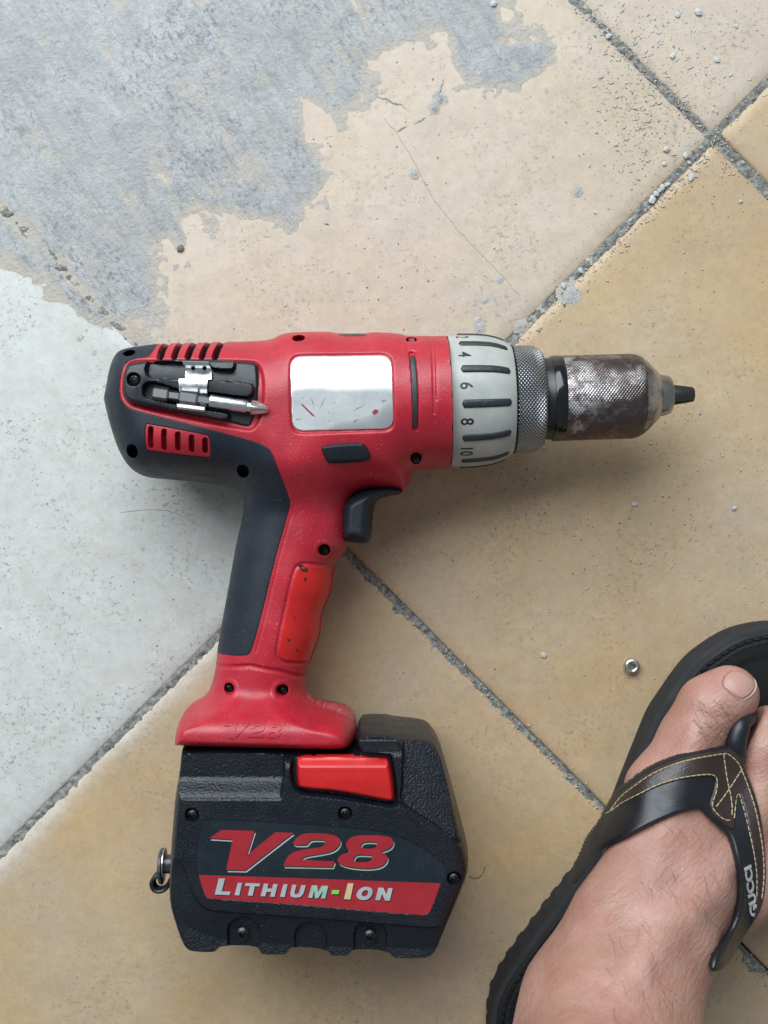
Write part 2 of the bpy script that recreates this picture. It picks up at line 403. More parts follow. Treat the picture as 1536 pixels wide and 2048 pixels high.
X0 = U((648, 1058))
def tile_mat(name, c1, c2, c3, dust, specks=1.0):
    t = NT(name); g = t.n('ShaderNodeNewGeometry').outputs['Position']
    c = t.mix(t.ramp(t.noise(12, 7, .66, g, .5), [(.36, 0), (.64, 1)]), c1, c2)
    c = t.mix(t.math('MULTIPLY', t.ramp(t.noise(6.5, 6, .62, g, 1.2), [(.46, 0), (.66, 1)]), .75), c, c3)
    c = t.mix(t.math('MULTIPLY', t.ramp(t.noise(60, 5, .7, g), [(.35, 0), (.75, 1)]), .35), c, tuple(k * .72 for k in c1))
    # grey mortar dust film
    d = t.math('MULTIPLY', t.ramp(t.noise(9, 8, .70, g, .6), [(.40, 0), (.68, 1)]), dust)
    c = t.mix(d, c, (.45, .395, .36) if name != 'tile_dusty' else (.52, .455, .42))
    if name == 'tile_tan':   # pale mortar haze wiped along the joint of the white tile
        sx = t.n('ShaderNodeSeparateXYZ'); t.l(g, sx.inputs[0]); px_, py_ = sx.outputs[0], sx.outputs[1]
        uu = t.math('MULTIPLY', t.math('SUBTRACT', t.math('SUBTRACT', px_, X0[0] * .001), t.math('SUBTRACT', py_, X0[1] * .001)), .7071)
        vv = t.math('MULTIPLY', t.math('ADD', t.math('SUBTRACT', px_, X0[0] * .001), t.math('SUBTRACT', py_, X0[1] * .001)), .7071)
        uu = t.math('ADD', uu, t.math('MULTIPLY', t.math('SUBTRACT', t.noise(20, 6, .7, g), .5), .016))
        hz = t.math('MULTIPLY', t.ramp(t.math('MULTIPLY', uu, 40.0), [(.0, 1), (.62, 0)], 'EASE'), t.ramp(t.math('MULTIPLY', vv, -10.0), [(.2, 0), (.5, 1)]))
        c = t.mix(t.math('MULTIPLY', hz, .7), c, (.58, .56, .51))
    # fine dark specks and small scuffs, unevenly spread
    sp = t.ramp(t.vor(330, g), [(.10, 1), (.17, 0)]); where = t.ramp(t.noise(38, 4, .7, g), [(.46, 0), (.58, 1)])
    sp2 = t.ramp(t.noise(420, 4, .75, g), [(.55, 0), (.62, 1)])
    k = t.math('MULTIPLY', t.math('MAXIMUM', t.math('MULTIPLY', sp, where), t.math('MULTIPLY', sp2, t.ramp(t.noise(24, 5, .7, g), [(.47, 0), (.60, 1)]))), specks)
    c = t.mix(t.math('MULTIPLY', k, .75), c, (.105, .09, .08))
    c = t.mix(t.math('MULTIPLY', t.ramp(t.noise(170, 7, .8, g), [(.42, 0), (.62, 1)]), .34), c, tuple(k_ * .6 for k_ in c1)); c = t.mix(t.math('MULTIPLY', t.ramp(t.noise(31, 5, .7, g, 1.5), [(.50, 0), (.66, 1)]), .22), c, (.36, .29, .23))
    st = t.ramp(t.noise(40, 4, .7, t.map((1.6, 16, 1), (0, 0, .55), g)), [(.69, 0), (.74, 1)])
    c = t.mix(t.math('MULTIPLY', st, .28), c, (.20, .18, .16))
    wp = t.ramp(t.noise(7, 6, .72, t.map((1, 5, 1), (0, 0, -.35), g)), [(.48, 0), (.66, 1)]); c = t.mix(t.math('MULTIPLY', wp, .22), c, tuple(k_ * .74 for k_ in c2))
    t.set(Base_Color=c, Roughness=t.ramp(t.noise(30, 6, .7, g), [(.3, .28), (.7, .56)]), Specular_IOR_Level=.42)
    b = t.bump(t.noise(18, 3, .5, g), .0012, .5); t.bump(t.noise(900, 3, .6, g), .00010, .6, b)
    return t
tile_mat('tile_tan', (.52, .375, .215), (.43, .305, .180), (.53, .335, .155), .38, .6)
tile_mat('tile_dusty', (.555, .455, .345), (.50, .40, .295), (.565, .43, .29), .62, .8)
tile_mat('tile_white', (.54, .54, .51), (.59, .59, .565), (.50, .515, .475), .16, 1.0)
t = NT('grout'); c = t.mix(t.ramp(t.noise(420, 5, .75), [(.35, 0), (.65, 1)]), (.06, .061, .058), (.32, .312, .285)); t.set(Base_Color=c, Roughness=.85); t.bump(t.noise(700, 4, .7), .0005)
t = NT('cement')
m_ = t.map((1, 9, 1), (0, 0, .98)); m2_ = t.map((1, 4, 1), (0, 0, .85))
c = t.mix(t.ramp(t.noise(10, 7, .72), [(.32, 0), (.68, 1)]), (.45, .453, .452), (.67, .674, .668))
c = t.mix(t.math('MULTIPLY', t.ramp(t.noise(85, 8, .82), [(.40, 0), (.62, 1)]), .40), c, (.29, .299, .306))
c = t.mix(t.math('MULTIPLY', t.ramp(t.noise(22, 7, .75, m_), [(.50, 0), (.68, 1)]), .45), c, (.27, .279, .286))
c = t.mix(t.math('MULTIPLY', t.ramp(t.noise(18, 6, .7, m2_), [(.55, 0), (.70, 1)]), .50), c, (.70, .712, .725))
dk = t.math('MULTIPLY', t.ramp(t.noise(16, 6, .72), [(.48, .12), (.60, 1)]), t.ramp(t.noise(260, 6, .8, t.map((1, 1.8, 1), (0, 0, .98))), [(.51, 0), (.58, 1)]))
c = t.mix(t.math('MULTIPLY', dk, .62), c, (.12, .126, .13))
sx = t.n('ShaderNodeSeparateXYZ'); t.l(t.n('ShaderNodeNewGeometry').outputs['Position'], sx.inputs[0])   # where the coat is thin the tile shows through
c = t.mix(t.math('MULTIPLY', t.ramp(t.math('ADD', t.math('MULTIPLY', sx.outputs[2], 2600.0), t.math('MULTIPLY', t.math('SUBTRACT', t.noise(120, 5, .7), .5), .7)), [(.03, 1), (.62, 0)]), .85), c, (.60, .535, .455))
t.set(Base_Color=c, Roughness=.6); b = t.bump(t.noise(26, 7, .75, m_), .0016, .9); b = t.bump(t.noise(60, 8, .78), .0030, .9, b); t.bump(t.noise(330, 6, .8), .0011, 1.0, b)
t = NT('chip'); t.set(Base_Color=t.mix(t.noise(200, 4), (.34, .34, .33), (.56, .56, .54)), Roughness=.8)
t = NT('crumb_pale'); t.set(Base_Color=t.mix(t.noise(60, 3), (.50, .42, .30), (.66, .62, .54)), Roughness=.75)
t = NT('crumb_dark'); t.set(Base_Color=t.mix(t.noise(60, 3), (.09, .08, .07), (.22, .20, .18)), Roughness=.8)

# ------------------------------------------------------------------ the floor
TS = 1103 * S(0); du = np.array([1, -1.0]) / math.sqrt(2); dv = np.array([1, 1.006]) / math.sqrt(1 + 1.006 ** 2)
GAP = 2.7
floor = tag(raw('floor', [(-1500, -1500, -9), (1500, -1500, -9), (1500, 1500, -9), (-1500, 1500, -9)], [(0, 1, 2, 3)], 'grout'), 'tan ceramic tile floor laid with grey grout, smeared with mortar', None, None, 'structure')
def tile_mesh(name, mat, sd):
    n = 44; h = (TS - GAP) / 2; a = np.linspace(-h, h, n); a = np.r_[-h, -h + .5, -h + 1.4, a[1:-1], h - 1.4, h - .5, h]
    X, Y = np.meshgrid(a, a); d = h - np.maximum(np.abs(X), np.abs(Y))
    z = -1.3 * (1 - np.clip(d / 1.5, 0, 1)) ** 2 + .0 * X
    jx = fbm(X, Y, 9, 3, sd) * .9 * (d < .1); jy = fbm(X, Y, 9, 3, sd + 5) * .9 * (d < .1)
    k = len(a); V = np.stack([X + jx, Y + jy, z], -1).reshape(-1, 3)
    i, j = np.meshgrid(np.arange(k - 1), np.arange(k - 1)); q = (j * k + i).ravel(); Q = np.stack([q, q + 1, q + k + 1, q + k], 1)
    E = bedges(Q); V = np.vstack([V, V + [0, 0, -7]]); m = k * k
    Q = np.vstack([Q, np.stack([E[:, 1], E[:, 0], E[:, 0] + m, E[:, 1] + m], 1)])
    u = np.unique(Q); re = np.full(len(V), -1); re[u] = np.arange(len(u)); V = V[u]; Q = re[Q]
    me = bpy.data.meshes.new(name); me.from_pydata((V * .001).tolist(), [], Q.tolist()); me.update()
    me.materials.append(M[mat]); me.polygons.foreach_set('use_smooth', np.ones(len(me.polygons), bool)); me.set_sharp_from_angle(angle=math.radians(50))
    return me
tm = {k: tile_mesh('tile', k, i * 3) for i, k in enumerate(('tile_tan', 'tile_dusty', 'tile_white'))}
ang = math.atan2(du[1], du[0])
for i in range(-3, 3):
    for j in range(-3, 3):
        kind = 'tile_white' if (i, j) == (-1, -1) else ('tile_dusty' if (i, j) in ((-1, 0), (-1, 1), (-2, 0), (-2, 1)) else 'tile_tan')
        eu = {-3: -3.6, -2: -2.45, -1: -1.3}; lo_u, hi_u = eu.get(i, i), eu.get(i + 1, i + 1); lo_v, hi_v = eu.get(j, j), eu.get(j + 1, j + 1)
        c = X0 + du * TS * (lo_u + hi_u) / 2 + dv * TS * (lo_v + hi_v) / 2
        if j == 1 and i >= 0: c = c + dv * 2.2
        o = bpy.data.objects.new('tile', tm[kind]); COL.objects.link(o); o.parent = floor
        o.location = (c[0] * .001, c[1] * .001, random.uniform(-.0002, .0002)); o.rotation_euler.z = ang; o.scale = (((hi_u - lo_u) * TS - GAP) / (TS - GAP), ((hi_v - lo_v) * TS - GAP) / (TS - GAP), 1)
if True:  # grout in the joints, uneven, spilling here and there over the tile edges
    bag_i = 0
    for (p0, p1, wd, hi) in (((-60, 1777), (1640, 60), 13, -.35), ((-60, 350), (1640, 2080), 13, -.25), ((1040, -112), (1640, 492), 13, -.2)):
        A, B = U(p0), U(p1); L = np.linalg.norm(B - A); ex = (B - A) / L; ey = np.array([-ex[1], ex[0]])
        s = np.arange(0, L, .75); w = np.linspace(-5.2, 5.2, 15); SS, WW = np.meshgrid(s, w)
        x = A[0] + ex[0] * SS + ey[0] * WW; y = A[1] + ex[1] * SS + ey[1] * WW
        z = hi - .15 + 1.35 * fbm(x, y, 2.4, 4, 20 + bag_i) + .6 * fbm(x, y, 14, 2, 60 + bag_i) - .42 * np.clip(np.abs(WW) - 1.6, 0, 9) ** 1.25
        z = np.clip(z, -6, .75); k = len(s)
        ii, jj = np.meshgrid(np.arange(k - 1), np.arange(len(w) - 1)); q = (jj * k + ii).ravel(); Q = np.stack([q, q + 1, q + k + 1, q + k], 1)
        o = raw('grout_joint', np.stack([x, y, z + .03 * bag_i], -1).reshape(-1, 3), Q, 'grout', floor); o['kind'] = 'structure'; bag_i += 1

b_ = Bag()
q = U(chaikin([(768, 235), (793, 265), (828, 325), (873, 410), (923, 470), (973, 520), (1038, 590)], 2, False)); q = resample(q, 2); q = q + np.column_stack([fbm(q[:, 0], q[:, 1], 6, 3, 1), fbm(q[:, 0], q[:, 1], 6, 3, 2)]) * 1.2
b_.add(*tube(np.column_stack([q, np.full(len(q), -.03)]), .07, 5))
q = U(chaikin([(240, 1025), (300, 1018), (345, 1022), (400, 1052)], 2, False)); b_.add(*tube(np.column_stack([q, np.full(len(q), -.03)]), .06, 5))
o = b_.build('hairline_crack', 'grout', floor); o['kind'] = 'structure'
b_ = Bag()
for pl in ([(740, 185), (790, 205), (835, 230), (850, 237), (872, 225), (880, 190), (886, 158)], [(850, 237), (815, 250), (797, 262)]):
    q = resample(U(chaikin(pl, 2, False)), 1.2); q = q + np.column_stack([fbm(q[:, 0], q[:, 1], 4, 3, 1), fbm(q[:, 0], q[:, 1], 4, 3, 2)]) * 1.6
    b_.add(*tube(np.column_stack([q, np.full(len(q), -.25)]), .55, 6, False, lambda t_: .7 + .5 * math.sin(9 * t_)))
o = b_.build('mortar_thread', 'cement', floor); o['kind'] = 'structure'
# grey mortar smeared over the tiles
CEM = [(-60, -60), (985, -60), (992, 20), (1000, 48), (1060, 58), (1106, 95), (1082, 135), (1035, 164), (1000, 173), (962, 165), (925, 148), (905, 110), (895, 60), (850, 70), (790, 90), (740, 120), (730, 175),
       (700, 210), (670, 225), (625, 205), (600, 192), (603, 250), (617, 300), (650, 352), (640, 385), (602, 410), (590, 450), (576, 466), (560, 432), (500, 430), (470, 420), (440, 425), (382, 408), (366, 440),
       (369, 488), (356, 495), (338, 470), (320, 478), (306, 500), (312, 560), (310, 600), (300, 640), (276, 622), (252, 640), (240, 662), (190, 640), (130, 600), (95, 562), (45, 548), (20, 520), (-60, 470)]
P = U(CEM); x0, y0, X, Y = mkgrid(np.vstack([P, U([(1200, 700)])]), .8, 4)
d = sdf(P, X, Y); a45 = (X * .55 - Y * .83); b45 = (X * .83 + Y * .55); dB = np.abs(((X - X0[0]) + (Y - X0[1])) * .7071)
streak = fbm(a45 / 6.5, b45, 2.6, 4, 4); lump = fbm(X, Y, 22, 5, 9)
z = .30 * np.clip(d / 4.2, -1.6, 1.0) + .16 * lump + .36 * streak * sst(-6, 8, d) + .12 * fbm(X, Y, 3.0, 3, 52) - .03
hole = sst(.2, .5, fbm(X, Y, 30, 4, 31)) * sst(46, 4, d); z -= .55 * hole * sst(-2, 3, d); z -= .30 * sst(3.6, 1.6, dB + 1.2 * fbm(X, Y, 8, 3, 41)) * sst(-20, -60, X)
film = fbm(X, Y, 7, 6, 77) * .34 - .012 * np.abs(np.minimum(d, 0)) - .115; z = np.maximum(z, np.where(d < 0, film, -9))
for bx, by, br in ((1155, 383, 2.4), (960, 655, 3.0), (955, 640, 2.0), (1040, 650, 2.2), (1000, 560, 1.6), (830, 350, 2.5), (880, 200, 3.0), (868, 215, 2.5), (1140, 590, 3.5), (970, 600, 1.8)):
    c = U((bx, by)); rr = np.hypot(X - c[0], Y - c[1]); z = np.maximum(z, .45 * (1 - rr / br) + .28 * fbm(X, Y, 3, 3, 5))
z = np.clip(z, -.6, .8); keep = z > -.45
ny, nx = X.shape; k = keep[:-1, :-1] | keep[1:, :-1] | keep[:-1, 1:] | keep[1:, 1:]; j, i = np.nonzero(k); q = j * nx + i
Q = np.stack([q, q + 1, q + nx + 1, q + nx], 1); u = np.unique(Q); re = np.full(nx * ny, -1); re[u] = np.arange(len(u))
V = np.stack([X.ravel(), Y.ravel(), z.ravel()], 1)[u]
tag(raw('mortar_smear', V, re[Q], 'cement'), 'thin grey mortar smeared with trowel marks over the tiles', 'mortar', None, 'stuff')

# ------------------------------------------------------------------ the drill: common height map of the handle and barrel shell
Z0 = 39.0
drill = empty('cordless_drill', (*U((640, 1200), Z0), 0))
tag(drill, 'worn red and black cordless hammer drill with battery lying on its side', 'drill')
SIL = [(250, 697), (300, 690), (330, 687), (440, 684), (520, 681), (545, 678), (562, 668), (580, 664), (660, 662), (672, 666), (735, 666), (742, 663), (800, 666), (812, 671), (850, 671), (905, 671), (1010, 668),
       (1020, 668), (1018, 938), (1010, 938), (905, 936), (850, 938), (824, 942), (821, 958), (816, 974), (808, 985), (798, 980), (740, 976), (712, 986), (701, 1000), (696, 1030), (695, 1080), (693, 1095), (687, 1108), (672, 1124),
       (666, 1136), (664, 1160), (660, 1186), (648, 1212), (640, 1236), (639, 1266), (631, 1292), (620, 1320), (617, 1332), (613, 1345), (611, 1362), (611, 1378), (617, 1394), (640, 1408), (675, 1415), (700, 1427), (711, 1445),
       (714, 1465), (709, 1478), (690, 1487), (620, 1486), (500, 1483), (420, 1481), (362, 1479), (358, 1470), (362, 1440), (372, 1416), (387, 1404), (410, 1394), (422, 1370), (428, 1345), (431, 1325), (434, 1290), (445, 1230),
       (456, 1170), (470, 1090), (482, 1040), (487, 1008), (483, 990), (470, 976), (445, 969), (400, 964), (330, 958), (290, 955), (262, 940), (240, 905), (222, 850), (213, 812), (211, 798), (215, 780), (222, 740), (233, 712)]
PS = chaikin(U(SIL, Z0 + 4), 2)
hx0, hy0, HX, HY = mkgrid(PS, .4, 3)
D = sdf(PS, HX, HY); Db = blur(D, 6); D = D + (Db - D) * sst(3, 10, D)
YP = 1024 - HY / S(Z0)   # photo row of each grid node (used only to place the zones of the body along its height)
w_b = 1 - sst(925, 1030, YP); w_f = sst(1372, 1432, YP); w_h = 1 - w_b - w_f
Tm = w_b * 34 + w_h * 20 + w_f * 36.5; Rm = w_b * 29.5 + w_h * 20 + w_f * 6.5; Tm = blur(Tm, 5); Rm = blur(Rm, 5)
XP = HX / S(Z0) + 768
Rm = np.where(XP < 560, Rm - 10 * sst(560, 330, XP) * w_b, Rm)
gD, gT, gR, gF = Grid(hx0, hy0, .4, D), Grid(hx0, hy0, .4, Tm), Grid(hx0, hy0, .4, Rm), Grid(hx0, hy0, .4, w_f)
def H(x, y):
    t = np.clip(gD(x, y) / gR(x, y), 0, 1); T = gT(x, y)
    h = T * np.sqrt(np.clip(1 - (1 - t) ** 2, 0, 1))
    return Z0 + h
def UH(p, off=0):
    """photo pixels -> mm on the drill shell"""
    p = np.asarray(p, float); z = np.full(p.shape[:-1], Z0 + 25.0)
    for _ in range(12):
        q = U(p, z[..., None] * 0 + z[..., None] if False else z); z = .5 * z + .5 * (H(q[..., 0], q[..., 1]) + off)
    return U(p, z)

BLK = [(318, 640), (318, 690), (309, 702), (298, 717), (264, 720), (249, 734), (242, 760), (242, 790), (250, 808), (266, 818), (450, 863), (528, 885), (546, 901), (557, 935), (584, 1000), (580, 1022), (553, 1116), (528, 1222), (507, 1298), (499, 1311), (486, 1314), (431, 1305),
       (380, 1300), (380, 1050), (150, 1000), (150, 640)]
PB = chaikin(np.vstack([UH(BLK[1:-4]), U(BLK[-4:], Z0), U(BLK[:1], Z0)]), 2)
def f_blk(x, y): return sdf(PB, x, y)
gB = Grid(hx0, hy0, .4, f_blk(HX, HY))

def circ(p, r, rx=None):
    c = UH(np.array([p]))[0]
    return lambda x, y: r - np.hypot((x - c[0]) * (r / (rx or r)), y - c[1])
mm = .205
red_holes = [circ((597, 676), 9.5 * mm, 14 * mm), circ((823, 679), 8 * mm, 12 * mm), circ((832, 915), 12.5 * mm), circ((648, 1100), 13 * mm), circ((458, 1377), 12 * mm), circ((564, 1381), 13 * mm)]
vents = []
for a, b in ((311, 331), (340, 358), (367, 386), (395, 413), (421, 440)):
    q = chaikin(UH(np.array([(a, 720), (a + 6, 700), (a + 14, 688), (a + 20, 676), (b + 14, 676), (b + 8, 690), (b + 1, 702), (b - 4, 720)])), 1); vents.append(q)
def rounded(P, r, n=6):
    P = np.asarray(P, float); out = []
    for i in range(len(P)):
        p = P[i]; a = P[i - 1] - p; b = P[(i + 1) % len(P)] - p; a = p + a / np.linalg.norm(a) * r; b = p + b / np.linalg.norm(b) * r
        for t_ in np.linspace(0, 1, n + 1): out.append((1 - t_) ** 2 * a + 2 * t_ * (1 - t_) * p + t_ ** 2 * b)
    return np.array(out)
PLATE = rounded([(580, 712), (783, 709), (788, 857), (584, 862)], 24)
def rr_poly(pts, n=2): return chaikin(np.asarray(pts, float), n)
P_pl = UH(PLATE); P_rec = UH(rounded([(575, 706), (788, 703), (793, 866), (579, 872)], 28))
P_tr_rec = UH(rr_poly([(296, 716), (505, 716), (524, 726), (533, 760), (530, 826), (512, 862), (490, 866), (280, 822), (248, 808), (240, 780), (246, 735), (262, 717)]))
g_tray = Grid(hx0, hy0, .4, sdf(P_tr_rec, HX, HY)); g_rec = Grid(hx0, hy0, .4, sdf(P_rec, HX, HY))
G_slot = UH(np.array([(824, 708), (829, 760), (831, 810), (831, 856)])); G_lines = [(UH(np.array([(858, 664), (864, 700), (867, 745), (868, 826)])), .8, .45), (UH(np.array([(866, 664), (872, 720), (874, 800)])), .7, .3), (UH(np.array([(430, 1328), (500, 1332), (560, 1343), (615, 1353)])), 1.3, .8),
          (UH(np.array([(813, 678), (815, 700), (830, 704)])), .7, .4), (UH(np.array([(545, 912), (560, 950), (590, 1003), (558, 1118), (533, 1224), (512, 1304)])), .6, .2)]
GRIP = [(599, 1126), (640, 1130), (690, 1136), (690, 1180), (662, 1240), (662, 1290), (640, 1326), (570, 1327), (556, 1317), (552, 1300), (572, 1210), (586, 1144)]
P_gr = UH(rr_poly(GRIP)); g_gr = Grid(hx0, hy0, .4, sdf(P_gr, HX, HY))
def shell_detail(x, y, z):
    for f in red_holes: z = z - 7.0 * sst(0, .35, f(x, y))
    for f in red_holes:  # soft raised rim
        z = z + .25 * sst(1.4, .3, np.abs(f(x, y) + .9)) * (f(x, y) < 0)
    for q in vents:
        z = np.maximum(z - 15.0 * sst(0, .4, sdf(q, x, y)), np.minimum(z, Z0 + 2))
    z = z - 1.3 * sst(0, 1.6, g_rec(x, y)) - 2.0 * sst(0, 2.2, g_tray(x, y))
    z = z - 1.2 * sst(1.5, 1.1, pdist(G_slot, x, y))
    for q, w, dp in G_lines: z = z - dp * sst(w, w * .35, pdist(q, x, y))
    z = z - .6 * sst(1.0, .2, np.abs(g_gr(x, y) + .1))
    return z
seam = U(np.array([(893, 640), (893, 672), (899, 720), (902, 770), (903, 805), (902, 845), (899, 890), (895, 937), (894, 990), (100, 1700), (100, 500)]), Z0 + 18)
# the joint face is a plane across the barrel: straight in plan
axA = np.array([*U((895, 803.5), Z0), Z0]); axB = np.array([*U((1385, 789), Z0), Z0]); AX = (axB - axA) / np.linalg.norm(axB - axA)
def f_seam(x, y): return -((x - axA[0]) * AX[0] + (y - axA[1]) * AX[1])
F_red = np.minimum(np.minimum(sdf(PS, HX, HY), f_seam(HX, HY)), 1.6 - gB(HX, HY))
housing = into(drill, patch('housing', HX, HY, F_red, lambda x, y: shell_detail(x, y, H(x, y)), 'red_plastic', None, feats=red_holes + [lambda x, y, q=q: np.where((x > q[:, 0].min() - 2) & (x < q[:, 0].max() + 2), sdf(q, x, y), -9) for q in vents], mirror=Z0, sharp=42))
# bottom of the seam: dark ring closes the barrel
# black rubber cover of motor end and handle back
blk_holes = [circ((258, 706), 9 * mm, 14 * mm), circ((264, 902), 14 * mm), circ((486, 942), 13.5 * mm)]
VG = [(289, 847), (300, 847), (412, 868), (420, 872), (423, 914), (416, 917), (300, 903), (290, 899)]
P_vg = UH(rr_poly(VG, 1)); g_vg = Grid(hx0, hy0, .4, sdf(P_vg, HX, HY))
def blk_z(x, y):
    z = H(x, y); db = gB(x, y); ds = gD(x, y)
    z = z + (-1.0 + 1.35 * sst(0, .7, db)) * sst(.4, 2, ds)
    for f in blk_holes: z = z - 8 * sst(0, .35, f(x, y))
    z = z - 9 * sst(.2, .7, g_vg(x, y)); return z
F_blk = np.minimum(sdf(PS, HX, HY), gB(HX, HY))
into(drill, patch('rubber_cover', HX, HY, F_blk, blk_z, 'rubber', None, feats=blk_holes, mirror=Z0, sharp=42))
# dark inside behind the vents
def over(name, poly, off, mat, cell=.3, edge=.6, dive=.8, skirt=None, extra=None, feats=(), parent=None, zb=None, rnd=True):
    """part lying on the shell: off mm proud, rounded edge diving into the shell"""
    gx, gy, X, Y = mkgrid(poly, cell, 1.5); base = zb or H
    def zf(x, y):
        dd = sdf(poly, x, y); t = np.clip(dd / edge, 0, 1)
        z = base(x, y) - dive + (off + dive) * np.sqrt(np.clip(1 - (1 - t) ** 2, 0, 1))
        return extra(x, y, z, dd) if extra else z
    o = patch(name, X, Y, sdf(poly, X, Y), zf, mat, None, feats, skirt); return into(parent or drill, o) if parent in (None, drill) else into2(parent, o)
def into2(part, o):
    """sub-part: keep world placement"""
    o.parent = part; o.matrix_parent_inverse = (Matrix.Translation(Vector(drill.location)) @ part.matrix_parent_inverse).inverted(); return o

# vent grille
sl = []
for cx, a, b in ((301.5, 852, 896), (328, 857, 900), (355.5, 863, 901), (383, 869, 904), (410, 875, 906)):
    q = UH(np.array([(cx, a + 5.5), (cx, b - 5.5)])); sl.append(q)
slot_f = lambda x, y: np.max([6.0 * mm - pdist(q, x, y) for q in sl], 0)
over('vent_grille', P_vg, .05, 'red_plastic', .28, .5, 1.0, None, lambda x, y, z, d: z - 6 * sst(0, .3, slot_f(x, y)), [slot_f])
P_vl = UH(np.array([(306, 722), (306, 700), (325, 690), (450, 686), (450, 722)], float)); _, _, X, Y = mkgrid(P_vl, .5, 1)
into(drill, patch('vent_shade_sheet', X, Y, np.minimum(sdf(P_vl, X, Y), sdf(PS, X, Y) - 1.2), lambda x, y: H(x, y) - 6.0, 'hole_black'))  # black sheet added under the slots to stand for the shade inside
# name plate
plate = over('name_plate', P_pl, -.6, 'plate', .25, .3, .9, 1.2)
for pts in ([(601, 808), (605, 808), (628, 830), (630, 834), (624, 831)], [(744, 824), (750, 818), (757, 820), (755, 826), (748, 830)]):
    q = UH(np.array(pts, float)); V, F = prism([q], lambda x, y: H(x, y) - .42, .2); into2(plate, raw('scratch', V, F, 'plate_scratch', None, False))
for i_ in range(15):
    px, py = random.uniform(592, 776), random.choice((random.uniform(780, 850), random.uniform(800, 850), random.uniform(722, 850))); L_ = random.uniform(3, 14) if i_ > 2 else 26; a_ = random.uniform(-1.6, 1.6); w_ = random.uniform(.5, 1.1)
    dx, dy = math.cos(a_) * L_ / 2, math.sin(a_) * L_ / 2; q = UH(np.array([(px - dx, py - dy), (px - dy / L_ * w_, py + dx / L_ * w_), (px + dx, py + dy), (px + dy / L_ * w_, py - dx / L_ * w_)]))
    V, F = prism([q], lambda x, y: H(x, y) - .46, .2); into2(plate, raw('scratch', V, F, 'ink', None, False))
# reversing switch
over('direction_switch', UH(rr_poly([(643, 889), (722, 884), (731, 888), (744, 913), (738, 925), (660, 929), (652, 924), (641, 899)], 2)), 2.6, 'rubber', .3, 1.6, 2.0)
# finger grip, bright red insert: hugs the front of the handle
_, _, GX, GY = mkgrid(P_gr, .25, 1); f_gr = lambda x, y: sdf(P_gr, x, y)
F_g = np.minimum(sdf(PS, GX, GY) + .35, f_gr(GX, GY) - .45)
into(drill, patch('finger_grip', GX, GY, F_g, lambda x, y: H(x, y) - .5 + .95 * sst(0, .8, f_gr(x, y) - .45) * sst(-.2, 1.0, gD(x, y)), 'bright_red', None, mirror=Z0))
# black wear marks on the insert
for pts in ([(596, 1131), (604, 1129), (615, 1137), (616, 1145), (604, 1143)], [(610, 1154), (614, 1155), (612, 1164), (608, 1161)], [(586, 1231), (592, 1236), (589, 1238)], [(573, 1277), (582, 1279), (577, 1284)], [(591, 1299), (598, 1298), (594, 1304)]):
    q = UH(np.array(pts, float)); V, F = prism([q], lambda x, y: H(x, y) + .52, .2); into(drill, raw('wear_mark', V, F, 'ink', None, False))
# slide insert
over('selector_strip', UH(chaikin([(819, 712), (826, 709), (832, 716), (836, 780), (836, 848), (833, 858), (826, 856), (824, 848), (824, 780)], 2)), -.35, 'rib_grey', .25, .5, 1.2)
into(drill, patch('trigger', *(lambda P: (mkgrid(P, .35, 2)[2], mkgrid(P, .35, 2)[3], sdf(P, mkgrid(P, .35, 2)[2], mkgrid(P, .35, 2)[3])))(PT := chaikin(U([(690, 997), (713, 983), (738, 976), (782, 972), (806, 978), (805, 988), (772, 992), (754, 1000), (746, 1020), (743, 1078), (734, 1089), (700, 1085), (680, 1083), (680, 1015)], Z0 + 6), 2)),
     lambda x, y: Z0 + 14 * np.sqrt(np.clip(1 - (1 - np.clip(sdf(PT, x, y) / 5.5, 0, 1)) ** 2, 0, 1)), 'rubber', None, mirror=Z0))
# top block with seam
over('top_window', UH(rr_poly([(676, 667), (734, 667), (734, 673), (678, 673)], 1)), .25, 'rib_grey', .3, .3, .6)

# ---- bit holder
TR = [(262, 720), (466, 718), (508, 721), (513, 730), (516, 765), (516, 806), (503, 850), (490, 855), (457, 845), (262, 806), (248, 795), (244, 775), (248, 742)]
P_tr = U(rr_poly(TR, 2), Z0 + 36)
tz0 = lambda x, y: .55 * (Z0 + 33.5) + .45 * H(x, y)
UT = lambda p: U(np.asarray(p, float), Z0 + 36)
c1f = lambda x, y, o=(190, 640), k=.2409: None
def CR(pts, o=(190, 640), k=.24089): return UT([(o[0] + a * k, o[1] + b * k) for a, b in pts])
walls = [chaikin(CR([(150, 300), (445, 300), (430, 365), (420, 420), (440, 470), (480, 487), (1000, 500), (1280, 515), (1320, 560), (1300, 630), (1250, 645), (940, 600), (700, 585), (520, 520), (430, 520), (400, 560), (405, 630), (450, 655), (900, 742), (1100, 770), (1120, 800), (1090, 838), (880, 800), (300, 700), (150, 700)]), 1),
         chaikin(CR([(400, 300), (1140, 318), (1158, 350), (1150, 405), (1100, 415), (960, 400), (940, 352), (400, 340)]), 1)]
ts = UT([(268.5, 759.5)])[0]
def tray_z(x, y, z, d):
    w = np.max([sdf(q, x, y) for q in walls], 0)
    z = tz0(x, y) - 1.0 + 4.6 * sst(-.35, .55, w) - 1.2 * (1 - sst(0, 1.2, d))
    return z - 2.6 * sst(-.1, .3, 2.9 - np.hypot(x - ts[0], y - ts[1]))
tray = over('bit_holder', P_tr, 1, 'tray_black', .3, .5, .8, 9.0, tray_z)
